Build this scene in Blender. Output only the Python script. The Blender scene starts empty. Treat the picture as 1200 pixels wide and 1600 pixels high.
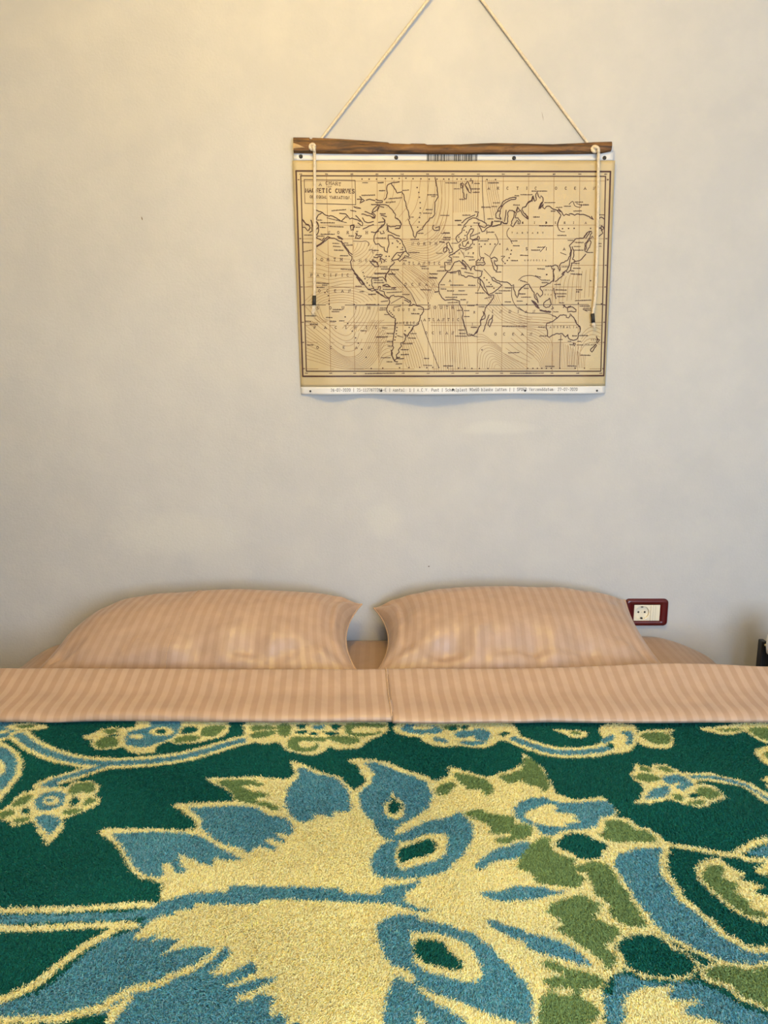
import bpy, bmesh, math, random
import numpy as np
from mathutils import Vector, Matrix, noise

# ---------------------------------------------------------------- camera, world, light
random.seed(7); rng = np.random.default_rng(7)
scene = bpy.context.scene
COL = scene.collection
WALL = 2.2            # distance from camera to the wall behind the bed
EYE = 1.42            # camera height
cam_d = bpy.data.cameras.new('camera'); cam = bpy.data.objects.new('camera', cam_d); COL.objects.link(cam)
cam.location = (0, 0, EYE); cam.rotation_euler = (math.radians(90 - 11.0), 0, 0)
cam_d.sensor_fit = 'VERTICAL'; cam_d.sensor_height = 36.0; cam_d.lens = 27.0; cam_d.clip_start = 0.02
scene.camera = cam
world = bpy.data.worlds.new('world'); scene.world = world; world.use_nodes = True
bg = world.node_tree.nodes['Background']; bg.inputs[0].default_value = (0.62, 0.76, 1.0, 1); bg.inputs[1].default_value = 1.2
ad = bpy.data.lights.new('window_daylight', 'AREA'); ad.shape = 'RECTANGLE'; ad.size = 1.5; ad.size_y = 1.25
ad.energy = 80; ad.color = (0.66, 0.80, 1.0)
ao = bpy.data.objects.new('window_daylight', ad); COL.objects.link(ao)
ao.location = (0.75, -1.05, 1.42); ao.rotation_euler = (math.radians(90), 0, 0)
LAMP_POS = (-0.12, 0.80, 2.66); LAMP_L = 98.0; LAMP_COL = (1.0, 0.660, 0.14)
vs = scene.view_settings
vs.view_transform = 'Standard'; vs.look = 'None'; vs.gamma = 1.0; vs.use_curve_mapping = False
vs.exposure = 0.04

# ---------------------------------------------------------------- helpers
def lin(r, g, b):
    f = lambda c: (c/255/12.92 if c/255 <= 0.04045 else ((c/255 + 0.055)/1.055)**2.4)
    return (f(r), f(g), f(b), 1.0)

def N(nt, t, **kw):
    n = nt.nodes.new(t)
    for k, v in kw.items():
        if k.startswith('i_'):
            key = k[2:]; key = int(key) if key.isdigit() else key
            n.inputs[key].default_value = v
        else: setattr(n, k, v)
    return n

def mat(name, col, rough=0.6, col2=None, scale=20.0, stretch=(1, 1, 1), bump=0.0, bscale=None, spec=0.5, metal=0.0, detail=4.0, emit=None):
    m = bpy.data.materials.new(name); m.use_nodes = True; nt = m.node_tree; L = nt.links.new
    p = nt.nodes['Principled BSDF']
    p.inputs['Base Color'].default_value = col; p.inputs['Roughness'].default_value = rough
    p.inputs['Specular IOR Level'].default_value = spec; p.inputs['Metallic'].default_value = metal
    if col2 is not None or bump:
        tc = N(nt, 'ShaderNodeTexCoord'); mp = N(nt, 'ShaderNodeMapping'); mp.inputs['Scale'].default_value = stretch
        L(tc.outputs['Object'], mp.inputs[0])
    if col2 is not None:
        nz = N(nt, 'ShaderNodeTexNoise'); nz.inputs['Scale'].default_value = scale; nz.inputs['Detail'].default_value = detail
        L(mp.outputs[0], nz.inputs['Vector'])
        cr = N(nt, 'ShaderNodeValToRGB'); cr.color_ramp.elements[0].position = 0.35; cr.color_ramp.elements[1].position = 0.65
        cr.color_ramp.elements[0].color = col; cr.color_ramp.elements[1].color = col2
        L(nz.outputs['Fac'], cr.inputs[0]); L(cr.outputs[0], p.inputs['Base Color'])
    if bump:
        n2 = N(nt, 'ShaderNodeTexNoise'); n2.inputs['Scale'].default_value = bscale or scale; n2.inputs['Detail'].default_value = 5
        L(mp.outputs[0], n2.inputs['Vector'])
        b = N(nt, 'ShaderNodeBump'); b.inputs['Strength'].default_value = bump; b.inputs['Distance'].default_value = 0.01
        L(n2.outputs['Fac'], b.inputs['Height']); L(b.outputs[0], p.inputs['Normal'])
    if emit:
        p.inputs['Emission Color'].default_value = emit[0]; p.inputs['Emission Strength'].default_value = emit[1]
    return m

def obj(name, me, m=None, parent=None):
    o = bpy.data.objects.new(name, me); COL.objects.link(o)
    if m is not None and not me.materials: me.materials.append(m)
    if parent is not None: o.parent = parent
    return o
def tag(o, label, cat, group=None):
    o['label'] = label; o['category'] = cat
    if group: o['group'] = group
    return o
def struct(o): o['kind'] = 'structure'; return o
def empty(name, loc):
    o = bpy.data.objects.new(name, None); COL.objects.link(o); o.location = loc; o.empty_display_size = 0.05; return o
def pydata(name, v, f, smooth=False):
    me = bpy.data.meshes.new(name); me.from_pydata(v, [], f); me.update()
    if smooth: me.polygons.foreach_set('use_smooth', [True]*len(me.polygons))
    return me
def grid_mesh(name, V, nu, nv, smooth=True, wrap=False):
    V = np.asarray(V, dtype=np.float32).reshape(-1, 3)
    i, j = np.meshgrid(np.arange(nu - 1), np.arange(nv if wrap else nv - 1), indexing='ij')
    a = i*nv + j; b = (i + 1)*nv + j; c = (i + 1)*nv + (j + 1) % nv; d = i*nv + (j + 1) % nv
    F = np.stack([a, b, c, d], -1).reshape(-1, 4)
    me = bpy.data.meshes.new(name)
    me.vertices.add(len(V)); me.vertices.foreach_set('co', V.ravel())
    me.loops.add(F.size); me.loops.foreach_set('vertex_index', F.ravel().astype(np.int32))
    me.polygons.add(len(F)); me.polygons.foreach_set('loop_start', (np.arange(len(F))*4).astype(np.int32))
    me.polygons.foreach_set('use_smooth', np.full(len(F), smooth))
    me.update(calc_edges=True); me.validate(); return me
def add_box(bm, lo, hi, bevel=0.0):
    r = bmesh.ops.create_cube(bm, size=1.0)['verts']
    for v in r: v.co = Vector([lo[k] + (v.co[k] + 0.5)*(hi[k] - lo[k]) for k in range(3)])
    if bevel:
        es = list({e for v in r for e in v.link_edges})
        bmesh.ops.bevel(bm, geom=es, offset=bevel, segments=3, affect='EDGES', profile=0.5)
def bm_mesh(name, bm, smooth=False):
    me = bpy.data.meshes.new(name); bm.to_mesh(me); bm.free()
    if smooth: me.polygons.foreach_set('use_smooth', [True]*len(me.polygons))
    return me
def box(name, lo, hi, m, parent=None, bevel=0.0):
    bm = bmesh.new(); add_box(bm, lo, hi, bevel); return obj(name, bm_mesh(name, bm), m, parent)
def catmull(P, n=4, closed=False):
    P = [np.array(p, float) for p in P]
    if len(P) < 3: return P
    out = []; L = len(P)
    for k in range(L if closed else L - 1):
        if closed: p0, p1, p2, p3 = P[k-1], P[k], P[(k+1) % L], P[(k+2) % L]
        else: p0, p1, p2, p3 = P[max(k-1, 0)], P[k], P[k+1], P[min(k+2, L-1)]
        for q in range(n):
            t = q/n
            out.append(0.5*((2*p1) + (-p0 + p2)*t + (2*p0 - 5*p1 + 4*p2 - p3)*t*t + (-p0 + 3*p1 - 3*p2 + p3)*t**3))
    if not closed: out.append(P[-1])
    return out
def tube(name, pts, r, sides=10, taper=None, m=None, parent=None, cap=True):
    P = [Vector(p) for p in pts]; V = []; n = len(P); up = Vector((0.13, 0.97, 0.21)).normalized()
    for k, p in enumerate(P):
        t = (P[min(k+1, n-1)] - P[max(k-1, 0)]).normalized()
        a = t.cross(up).normalized(); b = t.cross(a).normalized()
        rr = r if taper is None else r*taper(k/(n-1))
        for q in range(sides):
            an = 2*math.pi*q/sides; V.append(p + (a*math.cos(an) + b*math.sin(an))*rr)
    F = [(k*sides + q, k*sides + (q+1) % sides, (k+1)*sides + (q+1) % sides, (k+1)*sides + q) for k in range(n-1) for q in range(sides)]
    if cap: F += [tuple(range(sides))[::-1], tuple((n-1)*sides + q for q in range(sides))]
    me = pydata(name, [tuple(v) for v in V], F, True)
    return obj(name, me, m, parent)
def lathe(name, prof, sides=32, m=None, parent=None, loc=(0, 0, 0), axis='Z'):
    V = []; F = []
    for r, h in prof:
        for q in range(sides):
            a = 2*math.pi*q/sides
            v = (r*math.cos(a), r*math.sin(a), h) if axis == 'Z' else (r*math.cos(a), -h, r*math.sin(a))
            V.append((v[0] + loc[0], v[1] + loc[1], v[2] + loc[2]))
    n = len(prof)
    for k in range(n-1):
        for q in range(sides): F.append((k*sides+q, k*sides+(q+1) % sides, (k+1)*sides+(q+1) % sides, (k+1)*sides+q))
    F.append(tuple(range(sides))[::-1]); F.append(tuple((n-1)*sides+q for q in range(sides)))
    return obj(name, pydata(name, V, F, True), m, parent)
def fbm(x, y, z=0.0, sc=1.0): return noise.fractal(Vector((x*sc, y*sc, z)), 0.6, 2.1, 4)

# ---------------------------------------------------------------- measured data (metres/10000 on the map, millimetres on the blanket)
PAPER_WAVE=[(-0.6881, 3), (-0.4231, 3), (-0.3381, 22), (-0.2431, 10), (-0.0631, 36), (0.1819, 15), (0.3619, 25), (0.4419, 5), (0.7119, 5)]
MAP_X,MAP_TOP,MAP_H=0.1881,1.9676,0.6330
PAPER_L=[(-0.4279, 0.0048), (-0.4285, -0.0186), (-0.4319, -0.0191), (-0.4234, -0.6145), (-0.4224, -0.636)]
PAPER_R=[(0.4218, 0.0048), (0.4231, -0.0186), (0.4274, -0.0191), (0.4358, -0.6118), (0.436, -0.6332)]
FRAME_OUT=[(-0.4229, -0.0452), (0.4164, -0.0468), (0.4294, -0.5833), (-0.4165, -0.5851)]
FRAME_IN=[(-0.4105, -0.0572), (0.404, -0.0588), (0.4199, -0.5709), (-0.406, -0.571)]
TITLE_BOX=[(-0.4016, -0.0667), (-0.2655, -0.0688), (-0.2642, -0.1303), (-0.4008, -0.1267)]
COAST="""-1464,-728 -1684,-756 -1794,-813 -1813,-898 -1793,-1011 -1813,-1124 -1874,-1181
-1684,-766 -1523,-1011 -1393,-973 -1342,-1087 -1291,-1334 -1219,-1506 -1188,-1659 -1228,-1697 -1157,-1851 -1116,-1947 -1064,-2121 -1034,-2159 -1004,-2053 -984,-1995 -833,-1938 -834,-1899 -734,-1755 -524,-1573 -516,-1392 -508,-1239 -429,-1106 -463,-860 -516,-616
-2225,-1295 -2004,-1304 -1803,-1314 -1662,-1429 -1571,-1562 -1581,-1639 -1511,-1658 -1419,-1792 -1449,-1908 -1581,-1917
-2004,-1304 -2045,-1428 -2165,-1485 -2226,-1542
-2004,-1304 -2055,-1466
-2104,-1162 -2044,-1191 -1914,-1210 -1924,-1248 -2105,-1238
-1803,-1959 -1773,-1840 -1702,-1868 -1460,-1840
-1924,-1638 -1853,-1696 -1863,-1791 -1964,-1868 -2045,-1958
-1984,-1352 -1884,-1371
-1984,-1533 -1843,-1533
-1964,-1571 -1813,-1610
-2035,-1753 -1863,-1734
-2226,-1542 -2146,-1580 -2126,-1657 -2206,-1638
-3712,-1438 -3542,-1505 -3653,-1562 -3706,-1686
-3542,-1505 -3452,-1572 -3251,-1600 -3131,-1677 -3020,-1724 -2908,-1600 -2879,-1638 -2858,-1581 -2808,-1667 -2748,-1647 -2607,-1686 -2526,-1733
-2646,-1580 -2526,-1695 -2456,-1772 -2467,-1848 -2587,-1772
-3717,-1734 -3657,-1791 -3648,-1868 -3700,-1926
-2394,-1475 -2223,-1542
-2485,-1542 -2284,-1580 -2123,-1638 -2112,-1581 -2203,-1485 -2162,-1409 -2041,-1314
-2603,-1162 -2483,-1162 -2403,-1200 -2524,-1266 -2483,-1162 -2533,-1096
-2363,-1190 -2262,-1162 -2122,-1200
-2465,-1638 -2405,-1733 -2325,-1762 -2163,-1733
-2447,-1925 -2285,-1848 -2163,-1810
-3079,-1524 -2908,-1543 -2868,-1590
-4089,-1675 -4001,-1790 -3920,-1810 -3881,-1887 -3913,-1958
-3858,-1695 -3829,-1772 -3820,-1848
-4089,-1667 -4001,-1801 -3901,-1840 -3871,-1898 -3944,-1974 -4023,-1878 -4084,-1878
-3848,-1706 -3819,-1802 -3822,-1975 -3894,-2013
-3717,-1726 -3648,-1841 -3661,-2014 -3723,-2081
-3724,-2139 -3643,-2187 -3562,-2226 -3501,-2149
-3707,-2390 -3564,-2294 -3461,-2227 -3420,-2188 -3379,-2159 -3237,-2159 -3117,-2226 -3056,-2246 -2996,-2333 -2916,-2439 -2816,-2594 -2755,-2633 -2756,-2711 -2797,-2769 -2778,-2867 -2738,-2965 -2637,-3102 -2536,-3239 -2485,-3292
-3707,-2361 -3604,-2304 -3501,-2207 -3399,-2120 -3348,-2140
-3036,-2226 -2976,-2303 -2896,-2419 -2795,-2555 -2745,-2584
-3146,-2120 -3015,-2197
-3115,-2111 -2995,-2187
-2790,-1840 -2688,-1811 -2710,-1936 -2770,-1956 -2790,-1840
-2650,-2032 -2589,-2100 -2488,-2090 -2570,-2167 -2661,-2167 -2630,-2071
-2166,-2652 -2084,-2672 -1982,-2633
-2268,-2749 -2166,-2866 -2125,-2906
-2207,-2730 -2064,-2789 -2023,-2906
-1982,-2672 -1942,-2809
-2025,-1975 -2106,-2023 -2147,-2109 -2157,-2225 -2107,-2322 -2026,-2303 -1965,-2371 -1873,-2390 -1863,-2497 -1792,-2536 -1772,-2400 -1742,-2304 -1772,-2168 -1772,-2081 -1661,-2091 -1600,-2149 -1479,-2169 -1418,-2208 -1377,-2305 -1305,-2421 -1274,-2519 -1193,-2597 -1213,-2636 -1315,-2616 -1335,-2674 -1456,-2771 -1517,-2713 -1639,-2732 -1680,-2712 -1599,-2615 -1518,-2537 -1376,-2528 -1275,-2499
-1985,-1994 -1965,-2052 -1873,-2033 -1904,-1975
-2227,-2003 -2106,-2013 -2005,-1917 -1904,-1841 -1853,-1764 -1884,-1668
-1762,-1975 -1621,-2053 -1459,-2111
-1793,-1793 -1772,-1995
-1581,-1631 -1460,-1707 -1409,-1803 -1459,-1899 -1580,-1918
-1335,-2519 -1457,-2674 -1517,-2713
-1497,-2596 -1436,-2635
-1599,-2781 -1619,-2829 -1721,-2907 -1741,-3005 -1833,-3122 -1843,-3221 -1822,-3294
-2107,-2594 -1924,-2594 -1985,-2672 -1863,-2731 -1884,-2789
-2230,-2769 -2087,-2789 -2026,-2886 -2108,-2906
-1732,-2957 -1742,-3016 -1824,-3114 -1844,-3212 -1813,-3311 -1865,-3232 -1916,-3173 -2018,-3182 -2038,-3211 -2202,-3201 -2223,-3270 -2213,-3388 -2141,-3507 -2039,-3497 -2018,-3418 -1977,-3419 -1998,-3527 -1875,-3567 -1854,-3667 -1793,-3706 -1731,-3727
-2758,-2956 -2637,-3113 -2495,-3289 -2393,-3408 -2311,-3507 -2209,-3546 -2106,-3527 -2024,-3586 -1881,-3686
-2698,-3074 -2576,-3191 -2434,-3378 -2495,-3368 -2637,-3172
-2667,-3074 -2413,-3358
-2698,-3034 -2536,-3270
-2311,-3487 -2168,-3477
-2101,-3566 -1998,-3626 -1895,-3686 -1834,-3726 -1752,-3746 -1721,-3826 -1772,-3925 -1813,-4025 -1792,-4105 -1731,-4185 -1648,-4246 -1566,-4286 -1569,-4467 -1596,-4662
-1916,-3399 -1813,-3370 -1691,-3430 -1793,-3429 -1916,-3409
-1680,-3469 -1547,-3450 -1609,-3480
-1731,-3747 -1690,-3677 -1608,-3648 -1598,-3688 -1403,-3689 -1342,-3709 -1260,-3759 -1157,-3809 -1136,-3869 -1197,-3948 -1095,-3929 -1095,-3899 -993,-3929 -890,-3949 -797,-4009 -787,-4089 -888,-4209 -888,-4289 -928,-4429 -1071,-4489 -1091,-4569 -1173,-4664
-1157,-3829 -1198,-3849 -1321,-3788
-1570,-4318 -1586,-4559 -1626,-4821 -1636,-4962 -1615,-5064 -1667,-5165 -1677,-5247 -1625,-5369 -1584,-5430 -1500,-5451
-1051,-4470 -1092,-4541 -1173,-4661 -1234,-4752 -1338,-4681 -1276,-4782 -1296,-4862 -1357,-4923 -1419,-4943 -1398,-5024 -1481,-5125 -1460,-5186 -1542,-5267 -1521,-5349 -1584,-5410
-1667,-5267 -1583,-5441
-1688,-5125 -1646,-5206 -1667,-5288
-1542,-5328 -1439,-5329
-1521,-5369 -1335,-5359
-1173,-4651 -1245,-4772
74,-2141 113,-2093 213,-2015 271,-1881 330,-1784 409,-1688 509,-1640 600,-1650 712,-1707 876,-1784 897,-1841 838,-1889 695,-1842 674,-1784
674,-1822 737,-1918 769,-1995 840,-1976 899,-1899 999,-1860 1036,-1726
74,-2141 95,-2228 137,-2286 217,-2209 176,-2189
474,-1919 555,-1928 517,-2005 457,-2073 459,-2170 521,-2208 642,-2169 661,-2111 702,-2130 703,-2188 521,-2227 523,-2305 483,-2324 443,-2392 282,-2441 180,-2422 158,-2344 188,-2306 199,-2364
474,-1919 416,-2015 366,-2092 379,-2208 278,-2247 238,-2267 260,-2364 321,-2383 380,-2286 410,-2247
1039,-1860 1120,-1841 1280,-1802 1299,-1745 1360,-1783 1441,-1783
-187,-2306 -127,-2267 -96,-2345 -23,-2461 -12,-2520 -123,-2539 -104,-2481 -166,-2403 -187,-2306
-257,-2423 -186,-2384 -175,-2481 -245,-2539 -266,-2481 -257,-2423
180,-2441 100,-2500 -1,-2578 -41,-2597 -122,-2637 -50,-2675 -38,-2793 -232,-2793 -219,-2989 -157,-3018 -66,-2989 4,-2871 43,-2793 165,-2753 216,-2792 289,-2870 373,-2988 352,-2929
256,-2733 329,-2792 412,-2870 412,-2899 475,-2968 496,-3017 515,-2909 596,-2889 577,-2967 619,-3006 803,-3016 765,-3163 705,-3193
256,-2733 247,-2792 372,-2909
229,-2949 332,-2958
626,-2869 624,-2772 694,-2713 736,-2752 755,-2683 836,-2664 817,-2732 880,-2830 820,-2869 738,-2849 636,-2869
-157,-3048 6,-3047 189,-3008 222,-3125 377,-3184 417,-3145 540,-3164 582,-3193 705,-3193
189,-3008 159,-3047 171,-3126
1031,-2712 1121,-2653 1203,-2692 1205,-2751 1123,-2751 1146,-2848 1209,-2907 1192,-3015 1130,-2986 1086,-2868 1041,-2731
-532,-1824 -571,-1901 -510,-1968 -389,-1958 -380,-1862 -490,-1901
164,-785 213,-747 254,-785 235,-879 175,-879 164,-785
294,-785 352,-710 414,-822 446,-917 458,-1011 398,-992 336,-898 294,-785
226,-898 271,-1144 321,-1163 339,-1030
412,-710 492,-691 483,-766
315,-841 377,-936
193,-766 225,-860
1665,-1124 1584,-1115 1445,-1162 1327,-1219 1289,-1295 1230,-1371 1173,-1467 1135,-1543 1137,-1638 1279,-1677
1665,-1124 1656,-1162 1546,-1172 1407,-1238 1319,-1314 1252,-1428 1237,-1619 1279,-1657
1230,-1371 1290,-1333
1173,-1467 1253,-1466
1281,-1734 1384,-1791 1444,-1791 1463,-1734 1456,-1505 1494,-1447 1575,-1447 1637,-1504 1621,-1619 1564,-1734 1546,-1830 1608,-1868 1666,-1772 1704,-1695 1745,-1734 1737,-1801 1788,-1791 1795,-1715 1742,-1638 1662,-1638 1679,-1543 1667,-1504 1616,-1466
1414,-1447 1396,-1543 1372,-1734
1676,-1466 1713,-1352 1777,-1466 1697,-1504 1714,-1390
1796,-1447 1881,-1581 2006,-1676 2014,-1638 1920,-1543 1836,-1428 1854,-1371 1934,-1352 1990,-1238 2069,-1200
900,-1830 1022,-1849 1059,-1734
1082,-1849 1263,-1811 1291,-1734
212,-1774 351,-1658 571,-1563
569,-1486 670,-1486 612,-1620
1911,-1362 1968,-1276 2067,-1219 2121,-1068 2167,-1219 2206,-1181 2200,-1030 2228,-983 2262,-1087 2315,-1143 2332,-1077 2384,-1124 2398,-1219 2314,-1371 2275,-1419 2330,-1276 2369,-1238
2369,-1257 2325,-1409 2410,-1276 2394,-1371 2446,-1409 2484,-1352 2574,-1343 2677,-1419 2779,-1448 2843,-1524 2884,-1562 2867,-1639
2779,-1448 2901,-1486 2966,-1581 3024,-1543 3127,-1581 3104,-1534 3206,-1543 3257,-1572 3306,-1543 3488,-1553 3652,-1610 3777,-1687 3712,-1601
1917,-1523 2012,-1667
3889,-1696 3936,-1638 3976,-1619 4070,-1676
3919,-1888 3992,-1926 4008,-1849 4062,-1906 3994,-1958
2818,-1410 2901,-1486
2097,-1219 2122,-1087 2156,-1200
3150,-2363 3266,-2246 3304,-2188 3525,-2160 3582,-2073 3659,-1996
3545,-2150 3619,-2015 3729,-1986 3742,-2034 3668,-2189 3572,-2305 3581,-2499 3623,-2518 3699,-2402 3733,-2266 3688,-2188 3766,-2111 3788,-2150
3586,-2169 3699,-1995
3670,-2227 3613,-2305 3600,-2460
3171,-2382 3194,-2460 3181,-2615 3105,-2752 2945,-2810 2907,-2869 2932,-2986 2904,-3035 2868,-2908 2785,-2859 2685,-2907 2708,-2966 2789,-2966 2730,-3005 2754,-3104 2762,-3294
3231,-2382 3277,-2499 3283,-2635 3246,-2713 3329,-2752 3291,-2810 3230,-2810
3214,-2460 3185,-2713 3171,-2869 3115,-2986 3056,-3026 2978,-3104
3230,-2810 3217,-2987 3139,-3065 3097,-3026
3289,-2771 3390,-2762 3470,-2732 3528,-2674 3605,-2577
3057,-3045 2941,-3202 2802,-3294
3897,-1879 3979,-1898 3996,-1841 4059,-1879
4000,-1917 4047,-2033 3930,-2120
3016,-3045 2978,-3104 3040,-3124
-157,-3039 -257,-3177 -328,-3295 -388,-3374 -386,-3533 -334,-3651 -292,-3731 -209,-3800 -106,-3780 37,-3770 141,-3809 192,-3809 194,-3909 278,-4028 301,-4148 272,-4268 315,-4408 413,-4663
725,-3214 747,-3253 770,-3391 834,-3490 940,-3608 1003,-3668 1137,-3647 1128,-3727 1008,-3886 908,-4006 880,-4126 913,-4226 904,-4266 791,-4326 771,-4367 793,-4447 733,-4527 673,-4648
725,-3214 831,-3332 938,-3549 1002,-3638 1165,-3548 1286,-3449 1356,-3380 1283,-3340 1200,-3311 1096,-3272 1063,-3193 1114,-3183 1219,-3272 1302,-3301 1487,-3311 1570,-3360 1613,-3409 1674,-3379 1677,-3488 1723,-3627 1777,-3726 1815,-3627 1823,-3547 1971,-3389
1119,-4185 1113,-4326 1044,-4507 991,-4446 1019,-4326 1100,-4255 1119,-4185
1016,-4186 957,-4346 870,-4628
848,-4086 870,-4146 791,-4326
328,-4460 415,-4681 447,-4751 603,-4721 705,-4640 724,-4539 795,-4458 782,-4318
623,-4700 724,-4559
295,-4319 328,-4460
1811,-3547 1910,-3448 2010,-3370 2081,-3360 2135,-3449 2189,-3528 2242,-3587 2257,-3706 2331,-3786 2365,-3875 2319,-3726 2285,-3647 2324,-3597 2410,-3706 2479,-3637 2466,-3548 2402,-3489 2420,-3419 2502,-3420 2621,-3351 2740,-3272 2767,-3174 2741,-3036 2769,-2958
2178,-3796 2251,-3825 2357,-3925 2401,-4025 2317,-3965 2178,-3796 2316,-3925 2401,-4005
2412,-4045 2526,-4075 2731,-4096 2650,-4105 2423,-4065
2667,-3737 2690,-3806 2723,-3886 2665,-3966 2584,-3985 2521,-3945 2518,-3856 2617,-3786 2667,-3737
2747,-3966 2789,-4006 2729,-4026
3031,-3917 3093,-3927 3054,-3986
3052,-3927 3156,-3987 3299,-3967 3404,-4037 3407,-4097 3242,-4086 3182,-4106 3168,-4006
3176,-3967 3257,-3947
2768,-3470 2794,-3608
2815,-3608 2841,-3747
2630,-4396 2782,-4356 2842,-4306 2902,-4266 2980,-4186 3144,-4186 3146,-4246 3209,-4266 3247,-4206 3245,-4146 3310,-4226 3351,-4247 3397,-4347 3441,-4427 3526,-4487 3540,-4588
2755,-4186 2881,-4256
2707,-4377 2616,-4407 2611,-4558 2645,-4639 2660,-4760 2702,-4780 2842,-4710 2923,-4680 3057,-4690 3153,-4781 3201,-4700 3214,-4771 3278,-4842 3403,-4862 3473,-4821 3490,-4720 3538,-4640 3543,-4519 3437,-4429 3391,-4318
3152,-4771 3212,-4720
3365,-4943 3427,-4953 3399,-5024 3365,-4943
4012,-4759 4049,-4840 4116,-4850 4044,-4941 4019,-4901 4059,-4820
4001,-4972 4036,-5002 3902,-5186 3854,-5115 3981,-5002 4001,-4972
-2790,-1849 -2689,-1829 -2710,-1958"""
MEDIUM="""-1691,-3016 -1589,-3154 -1343,-3382 -1138,-3611 -993,-3909
1825,-3974 1951,-4064 2077,-4124 2323,-4135 2610,-4141 2755,-4186
-857,-4321 -762,-4602 -657,-4884 -510,-5248 -361,-5614
3017,-4720 3012,-5125 3021,-5635
749,-597 758,-954 798,-1391 838,-1773
1634,-3429 1619,-3587 1644,-3746 1710,-3885 1817,-4004 2005,-4094
1125,-2053 1189,-2168 1213,-2284 1134,-2381 1076,-2498 998,-2634 1040,-2692
707,-2363 709,-2479 733,-2635 816,-2683
201,-2480 284,-2597 306,-2675
854,-2557 978,-2634
843,-2967 1053,-3182
1505,-1898 1448,-1994 1461,-2110 1534,-2187 1599,-2303
3094,-1296 3191,-1220 3256,-1334 3399,-1372 3416,-1315 3294,-1277
2867,-1639 2831,-1734 2816,-1849 2861,-1959
-2712,-2235 -2489,-2244 -2367,-2235 -2286,-2302 -2307,-2360
-2287,-2477 -2206,-2457 -2186,-2555
705,-3194 687,-3313 750,-3391 692,-3550
-1690,-3876 -1383,-3709
2856,-1630 2803,-1822 2890,-1976 3012,-1995
1801,-3260 1921,-3161 2103,-3132 2268,-3162 2413,-3241
2914,-2537 3078,-2596
-2705,-1352 -2585,-1371 -2504,-1399 -2625,-1390 -2705,-1352
2366,-2517 2502,-2371
900,-1957 902,-2053
1304,-2634 1406,-2633 1326,-2711 1390,-2789
-4128,-3914 19,-3921 4193,-3903"""
GRID="""-3417,-575 -3394,-3076 -3367,-5708
-2740,-575 -2720,-3074 -2700,-5709
-2069,-575 -2047,-3074 -2024,-5709
-1395,-575 -1370,-3077 -1346,-5708
-717,-576 -684,-3079 -654,-5707
-43,-575 -4,-3078 31,-5707
640,-575 679,-3076 716,-5708
1307,-575 1357,-3075 1408,-5709
1986,-575 2049,-3074 2113,-5709
2662,-575 2737,-3075 2808,-5708
3352,-575 3439,-3076 3519,-5708
-4104,-704 -31,-709 4043,-704
-4093,-1826 -12,-1834 4076,-1827
-4090,-2175 -7,-2184 4087,-2176
-4084,-2866 4,-2876 4107,-2867
-4079,-3435 12,-3446 4125,-3436
-4070,-4379 25,-4390 4154,-4380
-4070,-4458 26,-4470 4157,-4460
-4066,-4923 32,-4932 4172,-4924
-4060,-5644 41,-5648 4197,-5644"""
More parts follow.
